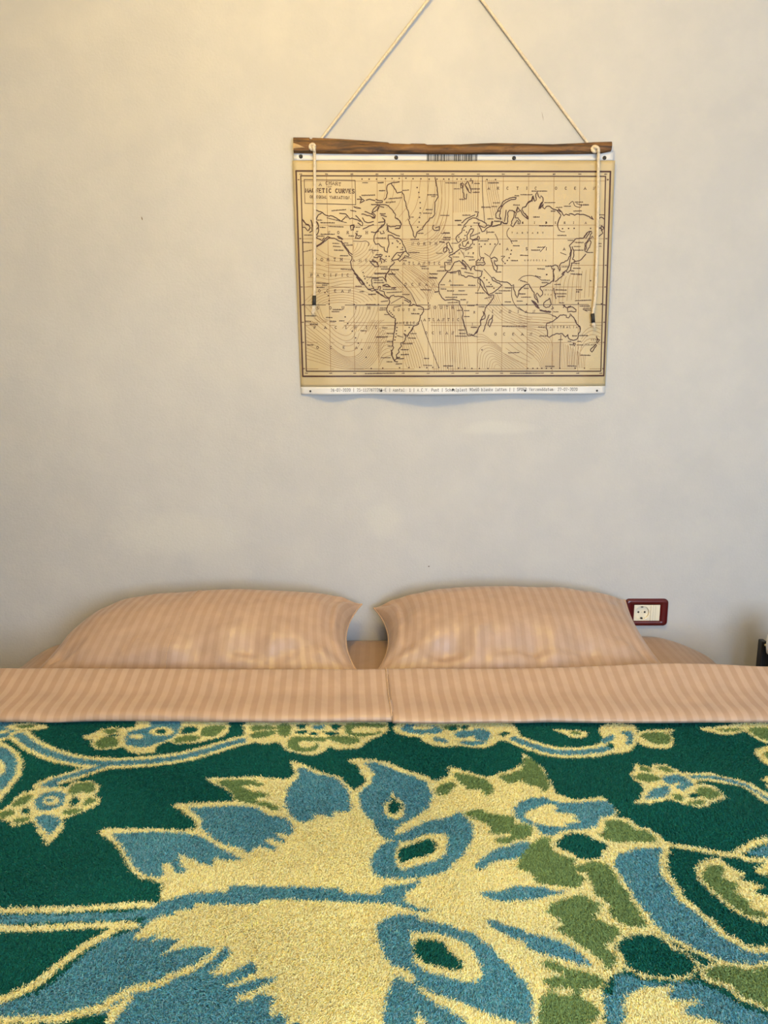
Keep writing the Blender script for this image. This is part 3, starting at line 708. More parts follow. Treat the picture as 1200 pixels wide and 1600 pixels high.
PATTERN="""PB0 -890,1619 -842,1619 -806,1577 -808,1548 -833,1541 -847,1533
SY12 -848,1535 -824,1543 -806,1553
PY0 -851,1598 -839,1613 -798,1619 -755,1603 -765,1587 -797,1584 -832,1587
PG0 -827,1607 -794,1610 -784,1598 -816,1594
PY0 -855,1577 -840,1584 -830,1574 -850,1566
PY0 -857,1553 -829,1533 -799,1514 -763,1478 -736,1439 -720,1393 -716,1354 -716,1321 -725,1289
PB0 -838,1514 -816,1507 -790,1491 -765,1465 -746,1434 -733,1397 -728,1362 -731,1333 -739,1317
PY0 -813,1465 -789,1452 -773,1434 -760,1410 -759,1392 -771,1381
SY44 -803,1562 -751,1514 -700,1480 -650,1456 -601,1443 -557,1440 -506,1443 -456,1452 -415,1465 -376,1487 -345,1510 -313,1531 -266,1555
SY38 -570,1428 -596,1407 -619,1389 -642,1373 -658,1358
PY0 -661,1373 -635,1366 -611,1370 -570,1371 -551,1354 -545,1335 -547,1321 -530,1306 -528,1294 -539,1278 -554,1265 -568,1253 -578,1248 -566,1228 -563,1203 -568,1179 -572,1168 -586,1191 -606,1216 -625,1241 -639,1232 -654,1222 -665,1235 -687,1245 -696,1248 -706,1268 -700,1271 -692,1296 -689,1332 -672,1338 -663,1354
SB20 -803,1562 -751,1514 -700,1480 -650,1456 -601,1443 -557,1440 -506,1443 -456,1452 -415,1465 -376,1487 -345,1510 -313,1531 -266,1555
SB18 -570,1428 -596,1407 -619,1389 -642,1373 -654,1358
PG0 -603,1343 -596,1362 -572,1366 -558,1350 -556,1328 -574,1333 -586,1321 -599,1328
PK0 -627,1353 -622,1365 -609,1365 -607,1350
PG0 -688,1296 -680,1321 -666,1324 -660,1306 -669,1289 -682,1282
PK0 -642,1270 -641,1266 -641,1263 -643,1261 -646,1259 -649,1259 -653,1261 -657,1263 -660,1266 -662,1270 -663,1274 -663,1277 -662,1279 -659,1281 -655,1281 -651,1279 -648,1277 -644,1274
PG0 -704,1262 -682,1275 -671,1271 -671,1258 -682,1249 -697,1249
PG0 -660,1245 -648,1250 -633,1248 -641,1235 -652,1232
PB0 -650,1306 -647,1328 -630,1335 -607,1328 -598,1306 -597,1285 -612,1275 -626,1271 -643,1289
PY0 -604,1303 -603,1298 -604,1294 -607,1290 -612,1289 -617,1289 -623,1290 -628,1294 -633,1298 -636,1303 -637,1308 -636,1312 -634,1315 -629,1317 -623,1317 -618,1315 -612,1312 -607,1308
PB0 -615,1305 -615,1303 -616,1301 -617,1300 -619,1299 -622,1299 -625,1300 -628,1301 -630,1303 -631,1305 -632,1308 -631,1310 -630,1311 -628,1312 -625,1312 -622,1311 -619,1310 -617,1308
PB0 -627,1251 -610,1261 -588,1254 -576,1238 -577,1219 -580,1200 -593,1213 -614,1235
PK0 -586,1303 -582,1317 -571,1310 -569,1289 -577,1285
PG0 -561,1310 -544,1311 -537,1299 -549,1292 -556,1285
PG0 -587,1271 -571,1278 -550,1276 -558,1265 -575,1260
PB0 -655,1360 -638,1365 -626,1354 -639,1347
PY0 -661,1558 -644,1567 -629,1593 -602,1598 -572,1593 -556,1603 -566,1634 -356,1634 -344,1582 -349,1553 -374,1538 -398,1524 -443,1519 -465,1533 -479,1519 -482,1482 -512,1478 -537,1487 -556,1510 -568,1498 -608,1496 -626,1514 -634,1543 -651,1543
PG0 -622,1586 -601,1594 -588,1582 -601,1567 -618,1574
PG0 -622,1533 -610,1553 -581,1548 -572,1529 -572,1510 -602,1503 -618,1516
PK0 -607,1562 -587,1566 -579,1558 -596,1553
PB0 -560,1543 -565,1572 -551,1587 -526,1598 -527,1634 -464,1634 -456,1567 -466,1538 -485,1524 -499,1510 -526,1507 -548,1519
PY0 -465,1577 -465,1570 -468,1564 -473,1559 -481,1557 -490,1557 -499,1559 -507,1564 -514,1570 -517,1577 -518,1585 -515,1591 -510,1596 -502,1598 -493,1598 -484,1596 -475,1591 -469,1585
PK0 -481,1577 -480,1574 -482,1570 -484,1568 -488,1567 -493,1567 -498,1568 -502,1570 -505,1574 -507,1577 -507,1581 -506,1585 -503,1587 -499,1588 -495,1588 -490,1587 -486,1585 -482,1581
PY0 -525,1555 -524,1551 -526,1548 -530,1545 -535,1544 -540,1544 -546,1545 -551,1548 -555,1551 -557,1555 -557,1558 -556,1562 -552,1564 -547,1565 -541,1565 -536,1564 -531,1562 -527,1558
PK0 -446,1567 -445,1598 -426,1601 -412,1582 -428,1567
PG0 -455,1538 -443,1555 -411,1558 -398,1543 -418,1529 -445,1526
PG0 -401,1562 -405,1593 -384,1605 -355,1603 -359,1577 -373,1555 -391,1553
PY0 -318,1613 -293,1634 5,1634 9,1582 -5,1558 -28,1543 -45,1510 -63,1496 -81,1501 -99,1496 -118,1510 -121,1491 -147,1473 -174,1478 -202,1491 -216,1510 -227,1529 -247,1519 -275,1524 -299,1533
PG0 -291,1567 -256,1582 -236,1577 -252,1553 -287,1545
PG0 -297,1601 -259,1605 -238,1591 -261,1586 -293,1580
PG0 -240,1603 -222,1615 -206,1598 -210,1553 -230,1562
PG0 -206,1524 -204,1548 -172,1553 -130,1548 -129,1533 -161,1533 -142,1524 -136,1510 -152,1487 -179,1487 -201,1501
PY0 -144,1519 -145,1514 -148,1510 -153,1506 -159,1504 -166,1504 -173,1506 -179,1510 -183,1514 -185,1519 -184,1524 -181,1529 -176,1532 -169,1534 -162,1534 -155,1532 -150,1529 -146,1524
PB0 -131,1598 -132,1594 -134,1590 -138,1588 -142,1587 -147,1587 -152,1588 -156,1590 -159,1594 -160,1598 -160,1602 -157,1605 -154,1608 -149,1609 -144,1609 -139,1608 -135,1605 -133,1602
PK0 -197,1608 -174,1613 -174,1593 -193,1593
PK0 -194,1577 -171,1584 -171,1567 -188,1567
PK0 -165,1570 -149,1574 -145,1560 -161,1560
PK0 -132,1577 -99,1574 -101,1560 -126,1562
PK0 -120,1608 -96,1611 -100,1587 -114,1587
PG0 -126,1553 -93,1558 -56,1548 -51,1533 -73,1519 -92,1524 -115,1538
PG0 -82,1615 0,1613 -5,1598 -57,1601 -71,1574 -24,1572 -5,1582 -9,1567 -47,1553 -80,1567
PY0 18,1598 39,1634 200,1634 294,1613 282,1538 244,1533 232,1514 212,1501 181,1505 155,1514 136,1507 105,1514 83,1533 79,1553 56,1555 28,1567
PB0 43,1601 48,1611 106,1608 128,1587 122,1572 75,1567 47,1577 38,1588
PY0 110,1599 108,1595 104,1591 98,1589 90,1588 81,1588 74,1589 67,1591 63,1595 62,1599 64,1603 68,1606 75,1609 82,1610 91,1610 99,1609 105,1606 109,1603
PB0 102,1553 130,1543 138,1529 115,1531
PG0 129,1603 173,1607 142,1582
PK0 146,1598 163,1603 159,1584 147,1582
PK0 173,1603 189,1603 183,1587 173,1587
PB0 161,1577 190,1582 192,1558 167,1548 154,1558
PB0 195,1587 223,1587 234,1562 221,1533 203,1538 196,1553
PB0 161,1533 203,1533 220,1524 196,1514 173,1518
PK0 257,1572 278,1574 273,1555 256,1553
PY0 285,1613 295,1587 298,1553 304,1533 284,1524 272,1533
SY44 282,1543 318,1510 358,1487 403,1485 450,1494 486,1510 520,1533
PY0 474,1582 502,1613 559,1613 557,1562 522,1496 482,1482 462,1505 460,1524 478,1548
SB20 282,1543 318,1510 358,1487 403,1485 450,1494 475,1505
PB0 472,1543 501,1562 502,1548 472,1524
PB0 524,1577 548,1577 531,1524 517,1524 531,1553
PK0 491,1516 490,1513 488,1510 485,1508 482,1507 479,1507 477,1508 475,1510 475,1513 475,1516 476,1520 479,1522 481,1524 484,1526 487,1526 490,1524 491,1522 492,1520
PY0 553,1562 573,1582 618,1587 646,1587 631,1572 624,1533 613,1510 583,1503 559,1510 546,1529
PG0 561,1558 585,1574 617,1572 624,1553 612,1526 589,1519 574,1529
PY0 375,1587 408,1584 449,1577 438,1553 413,1548 395,1567
PG0 411,1577 434,1575 429,1562 415,1562
PY0 705,1593 747,1601 796,1613 878,1613 833,1524 810,1543 799,1577 768,1562 733,1567
PG0 736,1586 786,1593 803,1587 770,1576
PG0 813,1587 841,1598 865,1587 839,1535 815,1553
PY0 781,1491 806,1505 829,1505 788,1424 776,1434 773,1460
PG0 797,1482 820,1487 802,1452 789,1456
PY0 738,1377 771,1389 746,1339 731,1343 743,1362
PY0 510,1443 525,1434 539,1426 550,1439 569,1439 588,1418 595,1403 616,1403 650,1403 665,1388 693,1376 711,1360 721,1338 733,1313 721,1289 705,1297 699,1326 689,1348 669,1358 644,1368 617,1373 604,1362 623,1358 639,1347 641,1328 643,1313 630,1303 609,1296 596,1282 576,1282 553,1292 534,1306 516,1299 493,1290 462,1294 483,1313 497,1339 501,1362 492,1373 490,1401 503,1414
PB0 601,1392 638,1393 670,1381 695,1362 709,1339 726,1300 724,1296 713,1305 704,1336 684,1356 658,1373 628,1381 607,1381
PG0 513,1433 531,1427 539,1414 521,1410
PG0 552,1427 570,1429 582,1410 563,1408
PG0 496,1393 514,1403 534,1400 545,1381 524,1370 504,1373
PB0 547,1381 567,1396 588,1396 598,1373 598,1358 582,1347 572,1364 554,1360
PB0 496,1317 508,1335 535,1353 549,1353 545,1332 530,1317 507,1308 490,1306
PB0 562,1350 577,1357 586,1347 571,1339
PG0 599,1343 619,1349 634,1335 638,1321 610,1306 598,1317 595,1328
PK0 576,1321 590,1327 598,1321 588,1311 576,1311
PG0 547,1324 563,1320 561,1303 546,1306
PG0 567,1298 589,1304 599,1298 587,1289 567,1289
SY13 -591,1011 -510,1013 -448,1016 -385,1022 -347,1023
SY13 -573,975 -493,976 -434,980 -366,981
PB0 -494,839 -471,849 -451,859 -436,877 -424,903 -413,926 -398,950 -378,962 -362,970 -357,972 -222,943 -176,920 -155,793 -334,793 -353,825 -386,828 -401,825 -440,823 -484,820
PB0 -182,924 -109,844 -103,793 -160,793
PY0 -360,954 -350,976 -339,995 -339,1029 -350,1073 -363,1077 -383,1083 -409,1104 -431,1138 -460,1178 -500,1209 -489,1220 -405,1220 -353,1213 -331,1218 -337,1241 -394,1294 -369,1300 -281,1305 -290,1335 -353,1384 -253,1393 -195,1381 -175,1398 -193,1453 -163,1438 -128,1410 -89,1391 -55,1340 -34,1374 -52,1430 -78,1459 -53,1459 0,1453 51,1413 89,1391 100,1372 127,1396 132,1430 178,1403 202,1388 257,1418 280,1435 292,1482 319,1425 324,1358 324,1324 358,1305 415,1316 425,1261 408,1241 436,1230 447,1211 471,1196 479,1171 377,1125 375,1100 387,1026 392,967 352,962 326,935 328,898 308,890 287,863 261,756 -119,756 -148,848 -169,879 -206,865 -168,895 -178,909 -211,886 -233,889 -211,929 -222,938 -277,938 -307,924 -289,954 -326,952 -338,938 -321,965 -344,952
PY0 -189,851 -147,870 -149,858 -180,843
SB17 -582,992 -501,995 -440,997 -378,1000 -326,1018
PB0 -353,996 -345,1015 -339,1029 -320,1040 -296,1050 -244,1052 -240,1067 -200,1065 -73,1062 -66,1052 -7,1047 -3,1067 30,1070 58,1080 53,1067 33,1055 29,1040 32,1029 51,1016 70,1015 64,1009 41,1011 19,1023 -13,1030 -65,1029 -84,1030 -139,1036 -185,1033 -193,1026 -225,1023 -283,1026 -287,1015 -309,1012 -315,1001 -339,995 -352,976 -362,966
SY14 -365,979 -388,975 -401,958 -419,941 -432,922 -446,900 -459,876 -476,859 -497,846
SY13 -482,817 -451,817 -412,819 -387,825 -369,831 -352,838 -348,849 -333,861 -313,868 -290,877
SY12 -286,884 -266,895 -252,906 -235,924 -229,937
SY13 -341,799 -338,828 -328,848
PK0 -379,817 -362,821 -347,825 -343,806 -344,793 -378,793 -386,809
PY0 -207,872 -191,877 -171,890 -170,881 -185,872 -203,866
PY0 -189,851 -166,861 -164,849 -180,844
PB0 -172,877 -147,882 -144,877 -159,868 -170,865
PB0 -167,851 -143,853 -140,844 -152,838 -152,825 -162,817
PB0 -140,812 -134,825 -125,823 -119,793 -141,793
PB0 -114,809 -111,815 -102,806 -101,793 -114,793
PB0 -473,1205 -402,1211 -347,1203 -310,1189 -280,1162 -250,1143 -231,1128 -262,1128 -281,1136 -280,1113 -305,1121 -334,1143 -342,1143 -331,1116 -318,1100 -333,1097 -345,1116 -358,1125 -361,1113 -352,1091 -366,1086 -386,1094 -407,1115 -428,1145 -448,1176
PB0 -361,1284 -315,1286 -276,1292 -235,1284 -209,1261 -176,1251 -165,1235 -158,1209 -166,1199 -189,1207 -185,1198 -164,1181 -174,1178 -198,1190 -205,1185 -183,1162 -185,1152 -205,1164 -216,1167 -226,1150 -245,1162 -271,1171 -293,1185 -314,1209 -324,1220 -326,1243 -347,1267
PG0 -329,1373 -293,1381 -251,1377 -248,1362 -277,1358 -253,1343 -241,1317 -237,1296 -275,1308 -288,1332 -305,1354
PG0 -252,1370 -236,1366 -235,1358 -250,1358
PG0 -247,1339 -223,1332 -217,1321 -243,1317
PG0 -240,1299 -215,1303 -192,1282 -199,1275 -224,1289
PB0 -173,1428 -155,1419 -131,1399 -110,1394 -90,1382 -75,1356 -66,1330 -61,1296 -62,1273 -90,1273 -92,1254 -124,1265 -126,1248 -144,1238 -161,1248 -175,1271 -184,1303 -184,1339 -178,1366 -168,1387
PB0 -41,1443 -17,1445 9,1429 34,1405 59,1393 82,1373 90,1345 91,1317 80,1283 58,1256 34,1236 19,1216 17,1191 4,1185 -7,1200 -15,1222 -21,1248 -35,1268 -44,1296 -47,1324 -40,1345 -24,1368 -18,1401 -28,1424
PY0 16,1335 24,1317 36,1303 38,1282 32,1254 15,1250 1,1267 1,1296 12,1308
PK0 16,1319 24,1306 34,1292 27,1271 15,1265 7,1278 12,1298
PG0 100,1347 116,1366 133,1370 138,1358 122,1332 105,1324
PG0 140,1405 161,1400 193,1384 207,1362 207,1335 190,1324 184,1343 164,1347 149,1366 141,1385
PG0 223,1388 254,1400 248,1362 234,1376
PG0 253,1403 274,1414 292,1465 310,1445 318,1401 319,1354 303,1328 299,1347 280,1354 267,1373 247,1366
PG0 146,1268 172,1275 193,1261 219,1254 232,1248 225,1209 203,1200 185,1203 186,1222 168,1241 150,1254
PG0 188,1182 206,1191 221,1185 220,1176 199,1173
PG0 223,1222 249,1228 260,1216 250,1191 230,1185 217,1182
PB0 146,1116 162,1133 182,1156 218,1164 213,1133 182,1127 155,1106
PB0 214,1166 240,1178 251,1167 238,1150 218,1133 210,1137
PB0 18,1200 45,1216 72,1241 99,1248 123,1258 134,1271 149,1248 157,1216 150,1185 135,1150 115,1127 103,1106 82,1094 34,1085 0,1086 -19,1098 -22,1127 -18,1150 -4,1173 15,1185
PY0 24,1179 44,1185 70,1203 104,1203 107,1173 99,1144 77,1127 41,1113 24,1110 18,1133
PK0 25,1161 43,1173 70,1188 84,1185 86,1161 71,1144 49,1136 28,1125 24,1133
PB0 237,1278 249,1296 272,1311 304,1311 313,1300 332,1293 368,1296 413,1303 422,1284 419,1261 407,1251 390,1246 375,1219 361,1211 328,1209 308,1206 294,1194 272,1194 267,1222 243,1235 235,1254
PY0 255,1261 278,1278 307,1289 319,1278 310,1265 350,1254 340,1245 350,1232 321,1228 326,1219 300,1219 272,1228 257,1241
SY14 312,1197 343,1198 358,1185 376,1170 381,1161 365,1150 362,1133 343,1129 319,1130 315,1144 300,1153 291,1161 295,1182 312,1197
PK0 312,1197 343,1198 358,1185 376,1170 381,1161 365,1150 362,1133 343,1129 319,1130 315,1144 300,1153 291,1161 295,1182 305,1185
PY0 398,1248 421,1249 442,1236 446,1219 467,1214 478,1194 480,1178 490,1167 481,1161 454,1166 417,1164 395,1161 369,1173 356,1191
PG0 394,1234 418,1239 435,1227 439,1211 460,1205 468,1191 467,1177 450,1175 421,1175 398,1172 379,1181 370,1194 382,1203 389,1218
SY13 471,1185 484,1170 513,1161 542,1153 574,1144 591,1150 627,1173 672,1191
PK0 481,1156 510,1153 543,1145 562,1133 587,1111 614,1095 545,956 528,977 499,1003 478,1055 475,1106 470,1127
SY14 373,1125 377,1080 381,1050 383,1026 388,1012 393,990 397,972 402,962 416,950 429,937 440,927 449,922 466,912 486,906 507,906 529,911
PK0 468,1116 506,1116 497,1085 504,1060 509,1040 518,1017 530,1001 545,988 563,979 545,943 511,939 501,952 485,964 481,983 473,1001 464,1019 457,1043 457,1067
PB0 372,1125 387,1146 416,1160 439,1165 473,1165 474,1154 461,1133 456,1116 450,1090 454,1065 453,1040 463,1017 472,999 480,981 484,960 499,947 509,935 542,931 532,911 507,907 487,907 466,913 450,923 440,929 430,939 416,951 403,963 397,974 394,991 389,1013 384,1027 382,1051 378,1081 374,1108
SY13 372,1125 387,1146 416,1160 439,1165 473,1165 474,1154 461,1133 456,1116 450,1090 454,1065 453,1040 463,1017 472,999 480,981 484,960 499,947 509,935 542,931
PB0 604,1148 628,1160 666,1179 645,1137 622,1141
SY12 584,1143 604,1132 642,1132
PY0 604,1111 630,1127 640,1127 624,1095 600,1095
PY0 498,1094 506,1111 520,1125 550,1137 557,1130 565,1108 580,1095 561,1085 597,1067 568,1055 597,1040 565,976 545,986 529,999 517,1015 508,1039 502,1058 497,1079
PG0 506,1094 520,1111 542,1119 552,1110 536,1085 556,1072 542,1050 555,1035 550,1017 567,1005 562,992 543,996 528,1011 518,1032 511,1055 506,1073
PG0 220,1127 263,1184 285,1184 282,1156 296,1138 315,1127 303,1106 291,1099 226,1099
PG0 314,1111 338,1121 361,1118 367,1103 368,1095 314,1095
PG0 229,1116 302,1116 310,1095 317,1080 309,1065 298,1057 266,1065 241,1070 238,1090
PG0 319,1116 361,1116 367,1095 372,1070 377,1040 378,1017 383,994 385,978 375,972 358,976 342,986 335,1003 343,1021 334,1035 324,1045 326,1065 325,1085 323,1106
PG0 250,1021 272,1033 304,1043 317,1031 331,1021 316,1003 310,992 326,983 341,972 339,960 315,943 310,937 321,924 319,908 301,897 298,916 287,931 277,935 264,956 246,972 263,981 254,996 240,1003
PB0 149,1045 158,1052 184,1052 199,1063 219,1062 248,1059 263,1051 282,1047 254,1040 230,1033 191,1030 171,1031
PB0 150,990 165,988 185,976 200,970 210,962 236,954 258,943 272,927 285,906 280,903 259,910 237,920 212,926 200,939 196,950 181,954 165,966 153,977
PG0 215,910 225,914 243,906 258,897 283,891 291,881 290,866 279,868 259,866 255,851 267,844 273,828 268,818 246,806 243,793 191,793 194,828 203,851 213,858 220,865 211,877 215,884 241,886 237,893 221,897
PY0 223,865 245,866 246,858 226,854
PY0 323,943 347,962 389,967 398,956 409,939 424,922 432,907 417,890 405,882 379,881 351,882 336,890 325,900 325,922
PK0 325,939 349,958 384,962 392,952 405,935 419,920 427,906 415,893 404,888 381,886 356,888 341,895 331,904 331,924
PY0 427,899 453,910 479,908 490,903 529,905 491,828 472,839 456,846 451,863 439,870 425,881
PG0 432,896 451,904 476,902 488,896 526,898 494,834 475,845 461,852 458,869 444,876 432,886
PB0 308,886 325,890 344,879 370,873 383,877 408,875 425,871 438,858 448,841 458,833 486,818 459,764 268,764 282,831 286,854 302,861
PY0 320,858 346,868 381,868 368,856 375,848 408,848 378,828 408,817 413,803 401,764 293,764 303,828 308,844
PB0 -14,977 -3,990 16,1001 44,1001 56,990 81,985 110,968 128,964 136,950 152,935 161,916 172,897 184,882 190,868 191,844 188,825 181,806 171,764 -3,764 0,828 4,858 11,879 9,903 0,920 -8,947
PY0 37,964 58,966 79,962 100,952 119,939 126,920 130,901 132,882 121,876 101,876 79,884 57,893 40,904 37,931
PK0 41,945 60,951 78,945 89,931 99,916 107,903 103,895 86,897 58,906 44,916 40,927
PY0 10,900 34,893 39,879 36,872 25,879 11,887
PY0 42,872 55,861 77,851 95,844 118,831 146,818 174,809 179,793 129,793 105,807 93,821 73,834 55,848 44,861
PY0 40,828 45,818 53,809 60,793 36,793
PY0 -8,873 11,895 4,868 0,828 -4,809"""

# ---------------------------------------------------------------- room shell
def wall_material():
    m = bpy.data.materials.new('painted_plaster'); m.use_nodes = True; nt = m.node_tree; L = nt.links.new
    p = nt.nodes['Principled BSDF']; p.inputs['Roughness'].default_value = 0.75; p.inputs['Specular IOR Level'].default_value = 0.25
    tc = N(nt, 'ShaderNodeTexCoord')
    n1 = N(nt, 'ShaderNodeTexNoise', i_Scale=1.6, i_Detail=5.0, i_Roughness=0.6)
    n2 = N(nt, 'ShaderNodeTexNoise', i_Scale=9.0, i_Detail=6.0, i_Roughness=0.65)
    L(tc.outputs['Object'], n1.inputs['Vector']); L(tc.outputs['Object'], n2.inputs['Vector'])
    c1 = N(nt, 'ShaderNodeValToRGB'); e = c1.color_ramp.elements
    e[0].position = 0.36; e[0].color = (0.461, 0.452, 0.434, 1); e[1].position = 0.64; e[1].color = (0.494, 0.485, 0.466, 1)
    L(n1.outputs['Fac'], c1.inputs[0])
    c2 = N(nt, 'ShaderNodeValToRGB'); e = c2.color_ramp.elements
    e[0].position = 0.42; e[0].color = (0.965, 0.965, 0.97, 1); e[1].position = 0.66; e[1].color = (1.02, 1.015, 1.0, 1)
    L(n2.outputs['Fac'], c2.inputs[0])
    mx = N(nt, 'ShaderNodeMix', data_type='RGBA', blend_type='MULTIPLY'); mx.inputs['Factor'].default_value = 1.0
    L(c1.outputs[0], mx.inputs['A']); L(c2.outputs[0], mx.inputs['B'])
    # retouched paint patches, their own creamier white
    last = mx.outputs['Result']
    for (cx, cz, rx, rz) in ((0.005, 0.97, 0.05, 0.055), (0.33, 1.235, 0.10, 0.02), (-0.62, 0.93, 0.2, 0.07)):
        sp = N(nt, 'ShaderNodeMapping'); sp.vector_type = 'POINT'
        sp.inputs['Location'].default_value = (-cx/rx, 0, -cz/rz); sp.inputs['Scale'].default_value = (1/rx, 0, 1/rz)
        ad_ = N(nt, 'ShaderNodeVectorMath', operation='ADD'); sc = N(nt, 'ShaderNodeVectorMath', operation='SCALE'); sc.inputs['Scale'].default_value = 1.8
        sb = N(nt, 'ShaderNodeVectorMath', operation='SUBTRACT'); sb.inputs[1].default_value = (0.5, 0.5, 0.5)
        L(n2.outputs['Color'], sb.inputs[0]); L(sb.outputs[0], sc.inputs[0])
        L(tc.outputs['Object'], sp.inputs[0]); L(sp.outputs[0], ad_.inputs[0]); L(sc.outputs[0], ad_.inputs[1])
        ln = N(nt, 'ShaderNodeVectorMath', operation='LENGTH'); L(ad_.outputs[0], ln.inputs[0])
        mr = N(nt, 'ShaderNodeMapRange'); mr.inputs['From Min'].default_value = 1.15; mr.inputs['From Max'].default_value = 0.55
        L(ln.outputs['Value'], mr.inputs['Value'])
        m2 = N(nt, 'ShaderNodeMix', data_type='RGBA'); m2.inputs['B'].default_value = (0.525, 0.512, 0.470, 1)
        mu = N(nt, 'ShaderNodeMath', operation='MULTIPLY'); mu.inputs[1].default_value = 0.8
        L(mr.outputs['Result'], mu.inputs[0]); L(mu.outputs[0], m2.inputs['Factor']); L(last, m2.inputs['A']); last = m2.outputs['Result']
    L(last, p.inputs['Base Color'])
    n3 = N(nt, 'ShaderNodeTexNoise', i_Scale=150.0, i_Detail=3.0); n4 = N(nt, 'ShaderNodeTexNoise', i_Scale=14.0, i_Detail=4.0)
    L(tc.outputs['Object'], n3.inputs['Vector']); L(tc.outputs['Object'], n4.inputs['Vector'])
    b1 = N(nt, 'ShaderNodeBump', i_Strength=0.22, i_Distance=0.003); b2 = N(nt, 'ShaderNodeBump', i_Strength=0.15, i_Distance=0.010)
    L(n3.outputs['Fac'], b1.inputs['Height']); L(n4.outputs['Fac'], b2.inputs['Height']); L(b2.outputs[0], b1.inputs['Normal']); L(b1.outputs[0], p.inputs['Normal'])
    return m
M_WALL = wall_material()
M_CEIL = mat('ceiling_paint', (0.78, 0.76, 0.72, 1), 0.8, (0.80, 0.78, 0.74, 1), 3)
M_FLOOR = mat('floor_tile', (0.30, 0.22, 0.15, 1), 0.4, (0.36, 0.27, 0.19, 1), 6)
M_WFRAME = mat('window_paint', (0.7, 0.68, 0.64, 1), 0.4, (0.72, 0.7, 0.66, 1), 5)
XL, XR, YF, CEIL = -2.3, 2.1, -1.2, 2.85
struct(box('wall_back', (XL, WALL, 0), (XR, WALL + 0.15, CEIL), M_WALL))
struct(box('wall_left', (XL - 0.15, YF, 0), (XL, WALL + 0.15, CEIL), M_WALL))
struct(box('wall_right', (XR, YF, 0), (XR + 0.15, WALL + 0.15, CEIL), M_WALL))
struct(box('floor', (XL - 0.15, YF - 0.15, -0.1), (XR + 0.15, WALL + 0.15, 0), M_FLOOR))
struct(box('ceiling', (XL - 0.15, YF - 0.15, CEIL), (XR + 0.15, WALL + 0.15, CEIL + 0.1), M_CEIL))
bm = bmesh.new(); wx0, wx1, wz0, wz1 = -0.05, 1.55, 0.75, 2.10
for lo, hi in (((XL-.15, YF-.15, 0), (wx0, YF, CEIL)), ((wx1, YF-.15, 0), (XR+.15, YF, CEIL)), ((wx0, YF-.15, 0), (wx1, YF, wz0)), ((wx0, YF-.15, wz1), (wx1, YF, CEIL))):
    add_box(bm, lo, hi)
struct(obj('wall_front', bm_mesh('wall_front', bm), M_WALL))
bm = bmesh.new()
for lo, hi in (((wx0, YF-.1, wz0), (wx0+.05, YF-.04, wz1)), ((wx1-.05, YF-.1, wz0), (wx1, YF-.04, wz1)), ((wx0+.05, YF-.1, wz0), (wx1-.05, YF-.04, wz0+.05)),
               ((wx0+.05, YF-.1, wz1-.05), (wx1-.05, YF-.04, wz1)), (((wx0+wx1)/2-.03, YF-.1, wz0+.05), ((wx0+wx1)/2+.03, YF-.04, wz1-.05))): add_box(bm, lo, hi, 0.004)
struct(obj('window_1', bm_mesh('window_1', bm), M_WFRAME))
bb = struct(box('baseboard_back', (XL, WALL - 0.012, 0), (XR, WALL, 0.08), M_WFRAME))
M_SCUFF = mat('scuff', (0.10, 0.07, 0.05, 1), 0.8, (0.2, 0.15, 0.1, 1), 300)
wb = bpy.data.objects['wall_back']
for pts in (((0.418, 2.072), (0.4215, 2.061), (0.4235, 2.050), (0.4205, 2.062)), ((-0.659, 1.810), (-0.656, 1.806), (-0.6555, 1.799), (-0.6585, 1.803)), ((-0.275, 0.748), (-0.273, 0.7505), (-0.2705, 0.7485), (-0.273, 0.746)),
            ((0.13, 0.828), (0.1325, 0.8305), (0.1355, 0.8285), (0.1325, 0.8262)), ((0.255, 2.39), (0.2575, 2.392), (0.259, 2.389), (0.2565, 2.387))):
    v = [(x, WALL - 0.0008, z) for x, z in pts] + [(x, WALL + 0.0005, z) for x, z in pts]
    obj('scuff_mark', pydata('scuff_mark', v, [(0, 1, 2, 3), (0, 4, 5, 1), (1, 5, 6, 2), (2, 6, 7, 3), (3, 7, 4, 0)]), M_SCUFF, wb)

# ---------------------------------------------------------------- ceiling lamp (above the frame)
lp = empty('ceiling_lamp', LAMP_POS); tag(lp, 'round glowing glass ceiling lamp on a short rod above the bed', 'lamp')
M_BRASS = mat('lamp_metal', (0.5, 0.42, 0.3, 1), 0.35, (0.55, 0.46, 0.33, 1), 30, metal=1.0)
M_GLOW = mat('lamp_glass', (0.9, 0.85, 0.75, 1), 0.3, emit=((*LAMP_COL, 1), LAMP_L))
lathe('glass_globe', [(0.13*math.sin(math.pi*k/20) + 1e-4, -0.13*math.cos(math.pi*k/20)) for k in range(21)], 32, M_GLOW, lp)
tube('rod', [(0, 0, 0.12), (0, 0, CEIL - LAMP_POS[2] - 0.02)], 0.008, 12, None, M_BRASS, lp)
lathe('canopy', [(0.06, CEIL - LAMP_POS[2] - 0.03), (0.055, CEIL - LAMP_POS[2] - 0.02), (0.07, CEIL - LAMP_POS[2])], 32, M_BRASS, lp)

